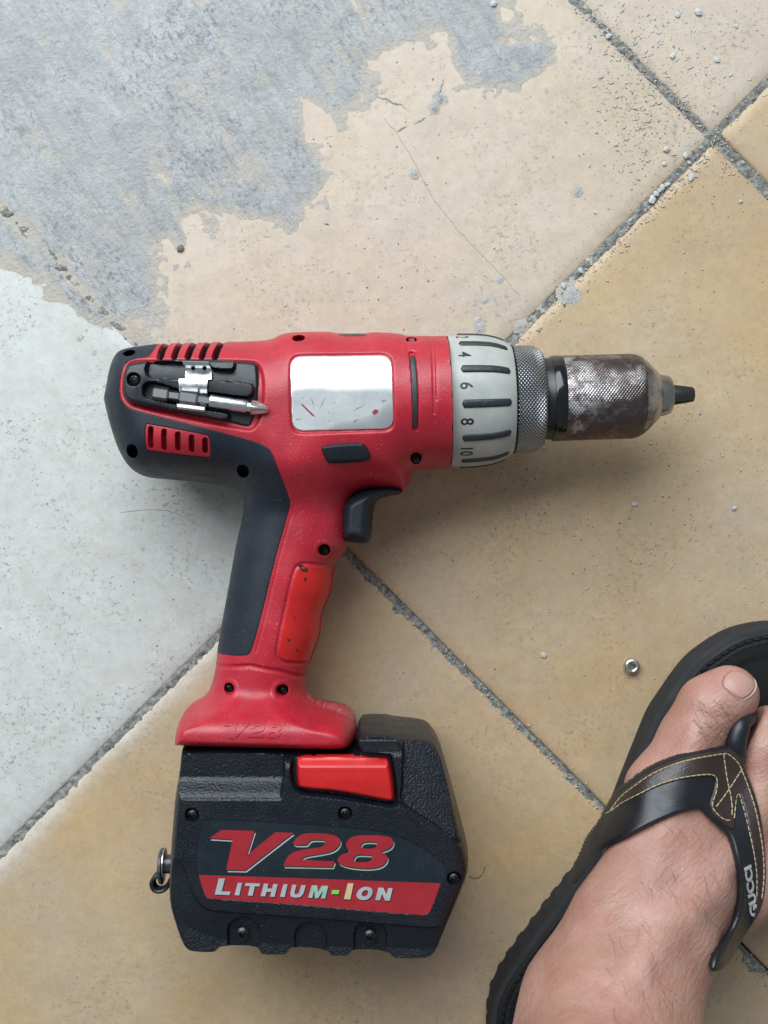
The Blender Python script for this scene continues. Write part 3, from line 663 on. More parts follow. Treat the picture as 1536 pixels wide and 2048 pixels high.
# spring clip: bent strip lying across the slots
def strip(name, pts, width_dir, mat, parent, th=.5):
    """pts: list of (left xy, right xy, z) rows"""
    V = []; F = []
    for a, b, z in pts:
        for zz in (z, z - th): V.append((*a, zz)); V.append((*b, zz))
    n = len(pts)
    for i in range(n - 1):
        k = i * 4; F += [(k, k + 4, k + 5, k + 1), (k + 2, k + 3, k + 7, k + 6), (k, k + 2, k + 6, k + 4), (k + 1, k + 5, k + 7, k + 3)]
    F += [(0, 1, 3, 2), (4 * n - 4, 4 * n - 2, 4 * n - 1, 4 * n - 3)]
    return into2(parent, raw(name, V, F, mat, None, True, 30))
zb = Z0 + 33.2
rows = []
for (xa, xb, yy, z) in ((725, 945, 345, 4.6), (735, 952, 352, 5.2), (742, 955, 380, 4.6), (745, 958, 392, 1.4), (745, 962, 420, 1.0), (748, 965, 488, 2.6), (706, 945, 494, 5.4), (706, 942, 520, 5.9), (706, 938, 560, 5.6), (706, 934, 588, 4.4), (700, 932, 610, 1.2), (695, 925, 690, 1.4), (690, 918, 700, 5.2), (690, 916, 725, 5.3), (700, 905, 752, 3.4)):
    q = CR([(xa, yy + (0 if yy < 480 else 0)), (xb, yy + (xb - xa) * (.02 if yy < 600 else .12))]); rows.append((q[0], q[1], zb + z))
clip = strip('spring_clip', rows, None, 'steel', tray)
for cx in (810, 905):
    c = CR([(cx, 398)])[0]; into2(tray, lathe('clip_hole', (c[0], c[1], zb + .8), (c[0], c[1], zb + 9), [(0, .85), (.95, .85), (1.0, .7)], 'hole_black', None, 16))

# torx screws
def star(x, y, r): 
    a = np.arctan2(y, x); return r * (1 + .17 * np.cos(6 * a)) - np.hypot(x, y)
def screw_mesh():
    c = .14; X, Y = np.meshgrid(np.arange(-3, 3.01, c), np.arange(-3, 3.01, c)); R = 2.45
    x, y, Q = field_mesh(X, Y, R - np.hypot(X, Y), [lambda a, b: star(a, b, 1.15)])
    r = np.hypot(x, y); z = .9 * (1 - (r / R) ** 2.6) - 1.0 * sst(0, .25, star(x, y, 1.15)) + .2 * sst(.55, .3, r)
    o = raw('screw', np.stack([x, y, z], 1), Q, 'screw_black', None, True, 40); return o
proto = screw_mesh(); first = [True]
def screw(p, z, parent, sc=1.0, mat=None):
    o = proto if first[0] else proto.copy()
    if not first[0]: COL.objects.link(o)
    first[0] = False
    o.parent = parent; c = U(np.array(p, float), z)
    par = Vector(drill.location) if parent is drill else None
    o.matrix_parent_inverse = Matrix.Translation(-Vector(drill.location)) if parent is drill else (Matrix.Translation(Vector(drill.location)) @ parent.matrix_parent_inverse).inverted()
    o.location = (c[0] * .001, c[1] * .001, z * .001); o.scale = (sc,) * 3; o.rotation_euler.z = random.uniform(0, 1); o.name = 'screw'
    return o
def hz(p):
    q = UH(np.array([p], float))[0]; return float(H(q[0], q[1]))
for p in ((832, 915), (648, 1100), (458, 1377), (564, 1381)): screw(p, hz(p) - 4.0, drill, .92)
screw((268.5, 759.5), Z0 + 34.9, drill, 1.05)
c = UH(np.array([(823., 679)]))[0]; into(drill, raw('pin', *(lambda o: o)(( [(c[0] - 1.4, c[1] - 1, hz((823, 679)) - 3), (c[0] + 1.4, c[1] - 1, hz((823, 679)) - 3), (c[0] + 1.2, c[1] + .8, hz((823, 679)) - 1.6), (c[0] - 1.2, c[1] + .8, hz((823, 679)) - 1.6)], [(0, 1, 2, 3)])), 'steel'))

# driver bit (its own thing, clipped in the holder)
bA = np.array([*U((307, 786), Z0 + 36), Z0 + 36.6]); bB = np.array([*U((536, 819), Z0 + 36), Z0 + 36.0])
bit = tag(empty('screwdriver_bit', bA), 'steel cross-head screwdriver bit clipped into the black holder on the drill', 'drill bit')
L = np.linalg.norm(bB - bA); k = L / 885.0
hexr = lambda t, a: 1 / max(.5, math.cos(((a + math.pi / 6) % (math.pi / 3)) - math.pi / 6)) * .92
def bitpart(name, prof, rf, mat, seg=48): return into(bit, lathe(name, bA, bB, [(a * k, r) for a, r in prof], mat, None, seg, 30, rf))
bitpart('shank', [(0, 2.5), (12, 3.1), (112, 3.1), (125, 2.6), (128, 2.2), (200, 2.2), (204, 2.7), (215, 3.15), (335, 3.15), (350, 2.6), (352, 2.2), (440, 2.2)], hexr, 'bit_steel')
bitpart('shaft', [(435, 2.3), (440, 2.75), (715, 2.75), (725, 2.5), (727, 2.2), (752, 2.2)], None, 'steel')
cross = lambda t, a: 1 - (.34 if t > 770 * k else 0) * max(0, math.sin(2 * a) ** 2) ** .6
bitpart('tip', [(750, 2.2), (758, 2.9), (785, 2.95), (830, 2.3), (870, 1.6), (885, 1.1)], cross, 'steel', 64)

# ---- embossed lettering on the flange
def VS(pts, o): return [(o + a * .16927, 1640 + b * .16927) for a, b in pts]
G_V = [VS([(105, 215), (255, 118), (645, 130), (550, 420), (890, 145), (1105, 152), (535, 595), (310, 590), (385, 232)], 400)]
G_2 = [chaikin(VS([(1090, 295), (1120, 235), (1165, 190), (1230, 162), (1300, 155), (1381, 155), (1511, 165), (1611, 190), (1661, 235), (1651, 290), (1611, 340), (1551, 375), (1431, 400), (1301, 420), (1231, 435), (1195, 470), (1196, 472), (1590, 489), (1591, 490), (1567, 555), (1565, 556), (986, 545), (985, 544), (1000, 500), (1030, 440), (1080, 395), (1150, 365), (1250, 345), (1400, 328), (1455, 310), (1475, 275), (1470, 245), (1440, 235), (1320, 235), (1290, 255), (1270, 285), (1250, 298)], 400), 1)]
G_8 = [chaikin(VS([(540, 290), (560, 240), (610, 200), (690, 182), (850, 180), (1000, 188), (1070, 205), (1105, 245), (1095, 300), (1050, 345), (945, 375), (1010, 400), (1035, 445), (1020, 500), (960, 550), (870, 572), (740, 575), (560, 555), (480, 525), (445, 490), (450, 450), (490, 410), (610, 372), (560, 345)], 600), 2),
       chaikin(VS([(715, 320), (730, 275), (770, 258), (890, 260), (912, 275), (900, 315), (875, 338), (760, 340)], 600), 1), chaikin(VS([(632, 475), (650, 425), (690, 410), (830, 415), (855, 430), (845, 470), (810, 500), (660, 500), (640, 490)], 600), 1)]
def glyph(g, tf):
    loops = [UH(np.array([tf(a, b) for a, b in L_])) for L_ in g]
    return lambda x, y: np.minimum(sdf(loops[0], x, y), np.min([-sdf(l_, x, y) for l_ in loops[1:]], 0)) if len(loops) > 1 else sdf(loops[0], x, y)
for g in (G_V, G_2, G_8):
    fg = glyph(g, lambda a, b: (446 + (a - 418) * .3198, 1444 + (b - 1660) * .4026)); pts = UH(np.array([(446 + (a - 418) * .3198, 1444 + (b - 1660) * .4026) for a, b in g[0]]))
    _, _, X, Y = mkgrid(pts, .14, .6)
    into(drill, patch('embossed_character', X, Y, fg(X, Y), lambda x, y: H(x, y) + .5, 'red_plastic', None, skirt=1.0))

# ---- collar, knurled ring and chuck
def ax_t(px): return (U((px, 795), Z0)[0] - axA[0]) / AX[0]
def prof(L_): return [(ax_t(a), r * S(Z0) ) for a, r in L_]
seal = into(drill, lathe('barrel_seal', axA, axB, prof([(870, 124), (892, 130), (897, 130), (897.5, 120)]), 'hole_black'))
collar = into(drill, lathe('torque_collar', axA, axB, prof([(896, 100), (896, 129), (898, 131), (920, 131), (950, 130), (975, 127.5), (990, 124), (1005, 118.5), (1016, 112.5), (1021, 109), (1023, 107), (1023.5, 90)]), 'collar_grey', None, 160))
def on_axis(t, r, ang):
    """point at axial t (mm), radius r, angle from straight up (towards +y)"""
    n1 = np.cross(AX, [0, 0, 1.]); n1 /= np.linalg.norm(n1); up = np.cross(n1, AX)
    return axA + AX * t + r * (up * math.cos(ang) - n1 * math.sin(ang))
def collar_r(px): return float(np.interp(px, [896, 920, 950, 975, 990, 1005, 1016, 1021], [131, 131, 130, 127.5, 124, 118.5, 112.5, 109]) * S(Z0))
for kk in range(12):
    ang_ = math.radians(kk * 30 - 7.5); V = []; n = 22; cs = 9
    for i in range(n + 1):
        f = i / n; px = 914 + f * 98; endt = min(1, min(f, 1 - f) / .06); wdt = 1.95 * math.sqrt(max(.0, 1 - (1 - endt) ** 2)) + .02
        for c_ in range(cs):
            s_ = -1 + 2 * c_ / (cs - 1); hgt = -.5 + 1.25 * math.sqrt(max(0, 1 - abs(s_) ** 3)) * min(1, .25 + endt)
            r = collar_r(px) + hgt; V.append(on_axis(ax_t(px), r, ang_ + s_ * wdt / 28))
    F = [(i * cs + c_, i * cs + c_ + 1, (i + 1) * cs + c_ + 1, (i + 1) * cs + c_) for i in range(n) for c_ in range(cs - 1)]
    into2(collar, raw('grip_rib', V, F, 'rib_grey', None, True))
for s_, a_ in (('2', 67.5), ('4', 37.5), ('6', 7.5), ('8', -22.5), ('10', -52.5)):
    V, F = text_geo(s_, 7.6, 0, .10)
    W = [on_axis(ax_t(923) + v[1], collar_r(923) + .06, math.radians(a_) - v[0] * .85 / 28.6) for v in V]
    into2(collar, raw('numeral', W, F, 'ink', None, False))
into(drill, lathe('collar_gap', axA, axB, prof([(1020, 108.5), (1024, 108.5), (1026, 104)]), 'hole_black'))
into(drill, lathe('knurled_ring', axA, axB, prof([(1025, 90), (1025, 106), (1027, 107.5), (1040, 107.5), (1060, 106.5), (1070, 104), (1078, 99), (1083, 93), (1085, 85), (1085.5, 60)]), 'knurled_steel', None, 160))
into(drill, lathe('chuck_neck', axA, axB, prof([(1080, 78), (1088, 81), (1100, 81.5), (1102, 83)]), 'smooth_black'))
chuck = into(drill, lathe('chuck_ring', axA, axB, prof([(1100, 80), (1101, 84), (1104, 85.5), (1121, 85.5), (1124, 84), (1124.5, 80)]), 'gloss_black'))
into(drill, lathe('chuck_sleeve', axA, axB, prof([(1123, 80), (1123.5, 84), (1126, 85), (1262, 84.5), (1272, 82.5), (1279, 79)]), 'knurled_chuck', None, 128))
into(drill, lathe('chuck_cone', axA, axB, prof([(1277, 80), (1283, 77), (1292, 70), (1305, 57), (1313, 49), (1316, 45), (1317, 38)]), 'steel_brown', None, 128))
into(drill, lathe('chuck_nose', axA, axB, prof([(1312, 43), (1318, 42.5), (1330, 40), (1338, 37.5), (1341, 34), (1341.5, 20)]), 'nose_steel', None, 96))
for kk in range(3):
    rf = lambda t, a, kk=kk: 1.0 if abs(((a - kk * 2.0944 + math.pi) % (2 * math.pi)) - math.pi) < 1.0 else .22
    into(drill, lathe('chuck_jaw', axA, axB, prof([(1335, 21), (1346, 20.5), (1384, 15), (1387, 13), (1387.5, 4)]), 'dark_steel', None, 60, 35, rf))

# ------------------------------------------------------------------ battery pack
BT = 39.0; ZB = Z0 + 20
BAT = [(368, 1484), (600, 1487), (712, 1486), (714, 1449), (740, 1446), (772, 1446), (792, 1451), (846, 1456), (864, 1464), (879, 1486), (886, 1506), (912, 1602), (937, 1697), (939, 1712), (938, 1735), (921, 1779), (891, 1850), (877, 1884), (864, 1897), (845, 1903), (777, 1902), (772, 1888), (712, 1885), (707, 1892), (702, 1898), (657, 1898), (652, 1885), (590, 1880), (586, 1890),
       (580, 1896), (526, 1895), (520, 1890), (514, 1878), (454, 1878), (448, 1886), (441, 1891), (397, 1890), (378, 1883), (365, 1865), (353, 1830), (341, 1790), (340, 1750), (343, 1690), (348, 1625), (352, 1580), (361, 1530), (364, 1495)]
BAT = np.array(BAT, float); PBt = chaikin(U(BAT, np.where((BAT[:, 1] < 1510) & (BAT[:, 0] > 705), Z0 + 3, ZB)), 1); bx0, by0, BX, BY = mkgrid(PBt, .4, 2); BD = sdf(PBt, BX, BY); gBD = Grid(bx0, by0, .4, BD)
UB = lambda p, off=0: U(np.asarray(p, float), Z0 + BT + off)
def G(poly): return Grid(bx0, by0, .4, sdf(poly, BX, BY))
g_step = G(UB([(300, 1440), (574, 1440), (572, 1550), (566, 1598), (300, 1598)], -4))
g_btn = G(chaikin(UB([(578, 1560), (580, 1510), (590, 1500), (776, 1502), (788, 1510), (800, 1605), (790, 1616), (740, 1608), (660, 1594), (596, 1590)], -2), 2))
g_front = G(chaikin(UB([(803, 1440), (803, 1560), (796, 1606), (850, 1640), (900, 1675), (960, 1716), (980, 1600), (920, 1420)], -2), 1))
g_top = G(UB([(560, 1400), (812, 1400), (806, 1500), (560, 1500)], -6))
P_low = chaikin(UB([(300, 1700), (352, 1712), (372, 1735), (388, 1790), (408, 1816), (440, 1822), (600, 1833), (760, 1845), (860, 1855), (885, 1848), (960, 1862), (960, 1960), (300, 1960)]), 2); g_low = G(P_low)
LAB = [(402, 1645), (412, 1637), (600, 1647), (700, 1655), (782, 1664), (856, 1701), (890, 1729), (893, 1743), (862, 1824), (851, 1833), (720, 1822), (600, 1811), (418, 1799), (408, 1793), (396, 1750), (389, 1723)]
P_lab = UB(chaikin(LAB, 2)); g_lab = G(P_lab)
scr = [(384, 1630), (690, 1627), (908, 1757), (485, 1868), (740, 1873)]
s_xy = [UB([p])[0] for p in scr]
arcs = [UB([p])[0] for p in ((485, 1870), (620, 1880), (740, 1876))]
def scr_f(i): return lambda x, y: 3.05 - np.hypot(x - s_xy[i][0], y - s_xy[i][1])
arc_f = lambda x, y: np.max([7.2 - np.hypot((x - a[0]), np.maximum(y - a[1], 0) * 1.0) for a in arcs], 0)
groove = UB(chaikin([(797, 1606), (850, 1640), (900, 1676), (945, 1708)], 1, False), -1)
YB = lambda y: 1024 - y / S(Z0 + BT - 3)
def bat_z(x, y):
    d = gBD(x, y); t = np.clip(d / 8.0, 0, 1); h = BT * np.clip(1 - (1 - t) ** 3.2, 0, 1) ** (1 / 2.6)
    py = YB(y); px = x / S(Z0 + BT) + 768
    drop = np.zeros_like(h)
    drop = np.maximum(drop, (7.0 - 6.0 * sst(1556, 1596, py) - .9 * sst(1592, 1600, py)) * sst(0, 1.6, g_step(x, y)))
    drop = np.maximum(drop, 5.0 * sst(0, 1.3, g_btn(x, y)))
    fr = g_front(x, y); yl = np.interp(px, [797, 850, 900, 945], [1606, 1640, 1676, 1708]); drop = np.maximum(drop, sst(0, 1.0, fr) * (.9 + .075 * np.clip(yl - py, 0, 400)))
    drop = np.maximum(drop, 11.0 * sst(0, 3.0, g_top(x, y)))
    lo = g_low(x, y); drop = np.maximum(drop, sst(0, 1.4, lo) * 1.6 + .16 * np.clip(lo, 0, 40))
    drop = np.maximum(drop, 5.5 * sst(-.2, 1.0, arc_f(x, y)) * (lo > 1) )
    z = np.minimum(h, BT - drop)
    for i in range(3): z = z - 2.4 * sst(0, .4, scr_f(i)(x, y))
    z = z - .35 * sst(0, .4, g_lab(x, y)) - 1.1 * sst(1.0, .4, pdist(groove, x, y))
    return Z0 + z
pack = into(drill, patch('battery_pack', BX, BY, BD, bat_z, 'battery_black', None, feats=[scr_f(i) for i in range(3)] + [lambda x, y: g_btn(x, y) - .1, lambda x, y: g_lab(x, y) - .05, lambda x, y: g_front(x, y), lambda x, y: g_step(x, y), lambda x, y: g_low(x, y)], mirror=Z0, sharp=35))
tag(pack, 'black battery pack with red and black holographic label')
def sub(o): return into2(pack, o)
for p, s_, z in zip(scr, (1.1, 1.1, 1.05, 1.1, 1.1), (-2.1, -2.1, -2.1, -3.0, -3.0)): screw(p, Z0 + BT + z, pack, s_)
# release button
P_bt = chaikin(UB([(597, 1516), (768, 1517), (781, 1523), (792, 1597), (786, 1608), (770, 1606), (700, 1592), (660, 1586), (602, 1582), (592, 1573), (591, 1524)]), 2)
gx, gy, X, Y = mkgrid(P_bt, .35, 1.5)
def btn_z(x, y):
    d_ = sdf(P_bt, x, y); py = YB(y); t = np.clip(d_ / 2.2, 0, 1)
    z = -6 + (6.2 - .9 * sst(1550, 1600, py)) * np.sqrt(np.clip(1 - (1 - t) ** 2, 0, 1)); z = np.minimum(z, .3 - 3.4 * sst(1534, 1514, py) - .6 * sst(1545, 1600, py))
    return Z0 + BT + z
sub(patch('release_button', X, Y, sdf(P_bt, X, Y), btn_z, 'bright_red', None, skirt=2.0))
# label
ZL = Z0 + BT - .22
zc = lambda off: (lambda x, y: np.full(np.shape(x), ZL + off))
sub(raw('label', *prism([P_lab], zc(0), .3), 'label_black', None, False))
BAND = [(396, 1750), (640, 1758), (881, 1767), (862, 1822), (851, 1831), (720, 1820.5), (600, 1809.5), (418, 1797.5), (409, 1792)]
sub(raw('label_band', *prism([UB(BAND)], zc(.05), .1), 'label_red', None, False))
def letters(name, gl, mat, dx, dy, off):
    b = Bag()
    for g in gl: b.add(*prism([UB(np.array(L_) + [dx, dy]) for L_ in g], zc(off), .04))
    return sub(b.build(name, mat, None, False, None))
for g, nm in ((G_V, 'label_letter'), (G_2, 'label_numeral'), (G_8, 'label_numeral')):
    letters('letter_outline', [g], 'foil' if g is G_V else 'foil_sheen_green', 2.6, 4.6, .07)
    letters('letter_gap', [g], 'label_black', 1.2, 2.2, .11)
    letters(nm, [g], 'label_red', 0, 0, .15)
A_ = lambda p: [VS(p, 400)]
B_ = lambda p: [VS(p, 600)]
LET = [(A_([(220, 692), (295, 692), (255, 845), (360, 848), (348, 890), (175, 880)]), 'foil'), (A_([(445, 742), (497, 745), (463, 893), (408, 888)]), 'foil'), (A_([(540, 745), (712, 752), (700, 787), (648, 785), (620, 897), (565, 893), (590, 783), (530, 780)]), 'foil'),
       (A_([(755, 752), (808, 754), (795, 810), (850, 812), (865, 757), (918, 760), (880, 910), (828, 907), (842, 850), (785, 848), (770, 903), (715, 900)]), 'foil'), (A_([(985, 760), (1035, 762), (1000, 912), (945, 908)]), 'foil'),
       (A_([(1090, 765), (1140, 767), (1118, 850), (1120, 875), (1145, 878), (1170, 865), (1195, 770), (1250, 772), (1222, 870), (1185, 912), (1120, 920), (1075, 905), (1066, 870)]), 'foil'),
       (A_([(1320, 773), (1385, 775), (1395, 850), (1440, 778), (1515, 780), (1478, 930), (1430, 927), (1455, 830), (1395, 925), (1360, 923), (1350, 830), (1325, 922), (1278, 918)]), 'foil_sheen_green'), (B_([(380, 828), (465, 830), (455, 878), (370, 875)]), 'foil_sheen_bright'),
       (B_([(565, 747), (632, 750), (595, 940), (518, 935)]), 'foil_sheen_gold'), ([chaikin(VS([(690, 830), (740, 793), (800, 788), (850, 810), (862, 850), (840, 910), (790, 945), (720, 948), (675, 920), (665, 880)], 600), 2), chaikin(VS([(735, 860), (760, 830), (795, 828), (810, 850), (795, 890), (765, 908), (735, 900), (725, 880)], 600), 2)], 'foil'),
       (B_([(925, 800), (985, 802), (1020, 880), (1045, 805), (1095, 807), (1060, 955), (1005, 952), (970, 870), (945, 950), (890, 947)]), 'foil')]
for g, m_ in LET:
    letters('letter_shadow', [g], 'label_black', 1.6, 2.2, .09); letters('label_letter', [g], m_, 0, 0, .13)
# lanyard loop and plug on the back of the pack
zz = Z0 + 8
c = U((338, 1728), zz); sub(lathe('plug', (c[0] - 2.2, c[1], zz), (c[0] + 6, c[1], zz), [(0, 3.6), (.3, 4.0), (6, 4.2), (8, 4.2)], 'smooth_black', None, 40))
c = U((329, 1727), zz); sub(lathe('plug_washer', (c[0] - .3, c[1], zz), (c[0] + 6, c[1], zz), [(0, 6.2), (.1, 6.6), (.5, 6.6), (.6, 6.2)], 'steel', None, 40))
c = U((324, 1732), zz); sub(lathe('plug_cap', (c[0] - .9, c[1], zz), (c[0] + 6, c[1], zz), [(0, 7.0), (.3, 7.6), (1.4, 7.8), (1.8, 7.2)], 'smooth_black', None, 40))
bag = Bag(); loop = chaikin(U([(322, 1745), (310, 1752), (304, 1765), (310, 1778), (324, 1780), (336, 1772), (341, 1760)], zz), 2, False)
for hgt in np.linspace(-2.6, 2.6, 7): bag.add(*tube(np.column_stack([loop, np.full(len(loop), zz + hgt)]), 1.0, 8))
sub(bag.build('lanyard_loop', 'smooth_black'))

# ------------------------------------------------------------------ the foot (one continuous skin)
ZS = 21.0   # top of the sandal's footbed
cell = 1.15
lo_ = np.array([-5 + U((960, 1024), 0)[0] * 0 + 30.0, -330.0, 14.0]); hi_ = np.array([225.0, -62.0, 190.0])
gx_ = np.arange(lo_[0], hi_[0], cell); gy_ = np.arange(lo_[1], hi_[1], cell); gz_ = np.arange(lo_[2], hi_[2], cell * 1.15)
FX, FY, FZ = np.meshgrid(gx_, gy_, gz_, indexing='ij'); FX = FX.astype(np.float32); FY = FY.astype(np.float32); FZ = FZ.astype(np.float32)
def pt(p): return np.array([*U((p[0], p[1]), p[2]), p[2]])
def cone(a, b):
    """tapered capsule between (px,py,z,r)"""
    A, B = pt(a), pt(b); e = B - A; L = float(e @ e)
    t = ((FX - A[0]) * e[0] + (FY - A[1]) * e[1] + (FZ - A[2]) * e[2]) / L; t = np.clip(t, 0, 1)
    return np.sqrt((FX - A[0] - t * e[0]) ** 2 + (FY - A[1] - t * e[1]) ** 2 + (FZ - A[2] - t * e[2]) ** 2) - (a[3] + (b[3] - a[3]) * t)
def smin(a, b, k):
    h = np.clip(.5 + .5 * (b - a) / k, 0, 1); return b * (1 - h) + a * h - k * h * (1 - h)
def chain(pts, k=5):
    f = None
    for a, b in zip(pts[:-1], pts[1:]):
        g = cone(a, b); f = g if f is None else smin(f, g, k)
    return f
toe1 = chain([(1459, 1389, 35.5, 13.0), (1420, 1416, 36, 13.4), (1383, 1478, 37, 13.4), (1336, 1580, 41, 17.0)], 6)
toe2 = chain([(1537, 1456, 34, 10), (1529, 1500, 38, 9.6), (1520, 1600, 41, 10.5), (1450, 1720, 48, 14)], 5)
toe3 = chain([(1618, 1520, 32, 9), (1605, 1560, 36, 8.8), (1575, 1650, 40, 10), (1480, 1780, 46, 15)], 5)
toe4 = chain([(1660, 1590, 31, 8.4), (1635, 1630, 35, 8.4), (1570, 1710, 38, 10), (1440, 1800, 43, 13)], 5)
toe5 = chain([(1665, 1670, 30, 8), (1640, 1710, 33, 8.5), (1560, 1760, 35, 11), (1420, 1850, 38, 11)], 5)
fore = chain([(1332, 1590, 42, 16.5), (1312, 1700, 50, 18), (1252, 1850, 60, 22), (1200, 2000, 70, 29)], 10)
fore = smin(fore, chain([(1400, 1650, 46, 13), (1378, 1760, 54, 17), (1325, 1890, 66, 20), (1255, 2030, 80, 27)], 10), 12)
fore = smin(fore, chain([(1440, 1740, 42, 13), (1405, 1830, 46, 14), (1345, 1925, 50, 15), (1270, 2060, 56, 22)], 10), 12)
ank = chain([(1215, 2030, 76, 30), (1205, 2130, 92, 34), (1190, 2300, 140, 35), (1180, 2560, 215, 36)], 14)
heel = chain([(1190, 2010, 48, 24), (1120, 2150, 46, 26)], 10)
f = smin(fore, ank, 18); f = smin(f, heel, 16); f = smin(f, toe1, 9)
tt = smin(smin(toe2, toe3, 2.5), smin(toe4, toe5, 2.5), 2.5); f = smin(f, np.maximum(tt, -(cone((1470, 1380, 35, 13), (1418, 1480, 36, 13.5)) - 2.2)), 3.5)
# tendons and veins just under the skin
for v in ([(1395, 1470, 49.5, 1.2), (1352, 1600, 56, 1.6), (1305, 1750, 68.5, 2.0), (1245, 1900, 84, 2.2), (1200, 2000, 98, 2.6)],
          [(1500, 1640, 52, 1.3), (1430, 1760, 66, 1.8), (1330, 1880, 86, 2.2), (1250, 1980, 103, 2.4)],
          [(1440, 1790, 62, 1.2), (1370, 1800, 70.5, 1.5), (1320, 1840, 81, 1.4), (1270, 1930, 95, 1.6)], [(1190, 1830, 72, .8), (1165, 1880, 75, 1.2), (1130, 1960, 79, 1.4), (1105, 2040, 84, 1.5)]):
    f = smin(f, chain(v, 2), 10)
# crease between distal and proximal pad of the great toe, flattened sole
f = -smin(-f, FZ - (ZS + .2), 3.0)
def surface_nets(f, gx, gy, gz):
    s = f < 0; nx, ny, nz = f.shape
    cnt = np.zeros((nx - 1, ny - 1, nz - 1), np.float32); acc = np.zeros((3, nx - 1, ny - 1, nz - 1), np.float32)
    corners = [(i, j, k) for i in (0, 1) for j in (0, 1) for k in (0, 1)]
    sl = lambda c: f[c[0]:nx - 1 + c[0], c[1]:ny - 1 + c[1], c[2]:nz - 1 + c[2]]
    for a in corners:
        for ax in range(3):
            if a[ax]: continue
            b = list(a); b[ax] = 1; fa, fb = sl(a), sl(b); cr = (fa < 0) != (fb < 0)
            t = np.where(cr, fa / np.where(cr, fa - fb, 1), 0)
            cnt += cr
            for d_ in range(3): acc[d_] += np.where(cr, a[d_] + (t if d_ == ax else 0), 0)
    act = cnt > 0; idx = np.full(act.shape, -1); idx[act] = np.arange(act.sum()); I, J, K = np.nonzero(act)
    off = acc[:, act] / cnt[act]
    V = np.stack([gx[I] + off[0] * (gx[1] - gx[0]), gy[J] + off[1] * (gy[1] - gy[0]), gz[K] + off[2] * (gz[1] - gz[0])], 1)
    Qs = []
    for ax in range(3):
        a = [slice(1, -1)] * 3; a[ax] = slice(0, -1); b = list(a); b[ax] = slice(1, None)
        sa, sb = s[tuple(a)], s[tuple(b)]; cr = np.nonzero(sa != sb); sg = sa[cr]
        base = [cr[0] + (0 if ax == 0 else 1), cr[1] + (0 if ax == 1 else 1), cr[2] + (0 if ax == 2 else 1)]
        u, v = [(1, 2), (2, 0), (0, 1)][ax]
        def g(du_, dv_):
            q = [base[0].copy(), base[1].copy(), base[2].copy()]; q[u] -= du_; q[v] -= dv_; return idx[q[0], q[1], q[2]]
        Q = np.stack([g(1, 1), g(0, 1), g(0, 0), g(1, 0)], 1); Q[~sg] = Q[~sg][:, ::-1]; Qs.append(Q)
    Q = np.vstack(Qs); return V, Q[(Q >= 0).all(1)]
V, Q = surface_nets(f, gx_, gy_, gz_)
person = tag(empty('person', (*U((1180, 2150), 30), 0)), 'bare hairy right foot of a person standing in a thong sandal', 'person')
foot = into(person, raw('foot', V, Q, 'skin'))
# height of the foot's upper surface, for the straps, nail and hairs
ins = f < 0; top = f.shape[2] - 1 - np.argmax(ins[:, :, ::-1], 2); has = ins.any(2); top = np.clip(top, 0, f.shape[2] - 2)
ii, jj = np.meshgrid(np.arange(f.shape[0]), np.arange(f.shape[1]), indexing='ij'); fa, fb = f[ii, jj, top], f[ii, jj, top + 1]
hz_ = gz_[top] + (gz_[1] - gz_[0]) * np.clip(fa / np.where(fa - fb == 0, 1, fa - fb), 0, 1); hz_ = np.where(has & (fb > 0), hz_, ZS)
FH = Grid(gx_[0], gy_[0], cell, hz_.T.astype(float)); hz_s = np.maximum(blur(hz_.T.astype(float), 2.2), 0)
def mx(A, n, sgn):
    for _ in range(n):
        B = np.pad(A * sgn, 1, mode='edge'); A = sgn * np.maximum.reduce([B[1:-1, 1:-1], B[:-2, 1:-1], B[2:, 1:-1], B[1:-1, :-2], B[1:-1, 2:], B[:-2, :-2] - .2, B[2:, 2:] - .2, B[:-2, 2:] - .2, B[2:, :-2] - .2])
    return A
clo = mx(mx(mx(hz_.T.astype(float), 12, 1), 12, -1), 3, 1); FHS = Grid(gx_[0], gy_[0], cell, blur(np.maximum(clo, hz_.T), 3.0))
def UF(p, off=0, fn=None):
    p = np.asarray(p, float); z = np.full(p.shape[:-1], 45.0); fn = fn or FH
    for _ in range(14): q = U(p, z); z = .6 * z + .4 * (fn(q[..., 0], q[..., 1]) + off)
    return U(p, z)
# nail
P_n = UF(chaikin([(1447, 1352), (1461, 1342), (1478, 1342), (1499, 1348), (1512, 1365), (1508, 1382), (1495, 1394), (1482, 1400), (1462, 1387), (1443, 1371)], 2))
gx, gy, X, Y = mkgrid(P_n, .3, 1)
into(person, patch('toenail', X, Y, sdf(P_n, X, Y), lambda x, y: FH(x, y) - .5 + 1.0 * sst(0, .7, sdf(P_n, x, y)), 'nail', None, skirt=1.0))
nl = resample(UF(chaikin([(1466, 1340), (1450, 1349), (1442, 1370), (1462, 1388), (1481, 1402)], 2, False)), .5); b_ = Bag()
b_.add(*tube(np.column_stack([nl, FH(nl[:, 0], nl[:, 1]) + .05]), .27, 6, False, lambda t_: .4 + .6 * math.sin(3.1 * t_))); into(person, b_.build('cuticle', 'skin_fold'))
ne = resample(UF(chaikin([(1487, 1400), (1500, 1393), (1510, 1382), (1513, 1366), (1502, 1350)], 2, False)), .5); b_ = Bag()
b_.add(*tube(np.column_stack([ne, FH(ne[:, 0], ne[:, 1]) + .15]), .42, 6, False, lambda t_: .4 + .6 * math.sin(3.1 * t_))); into(person, b_.build('nail_edge', 'nail_tip'))
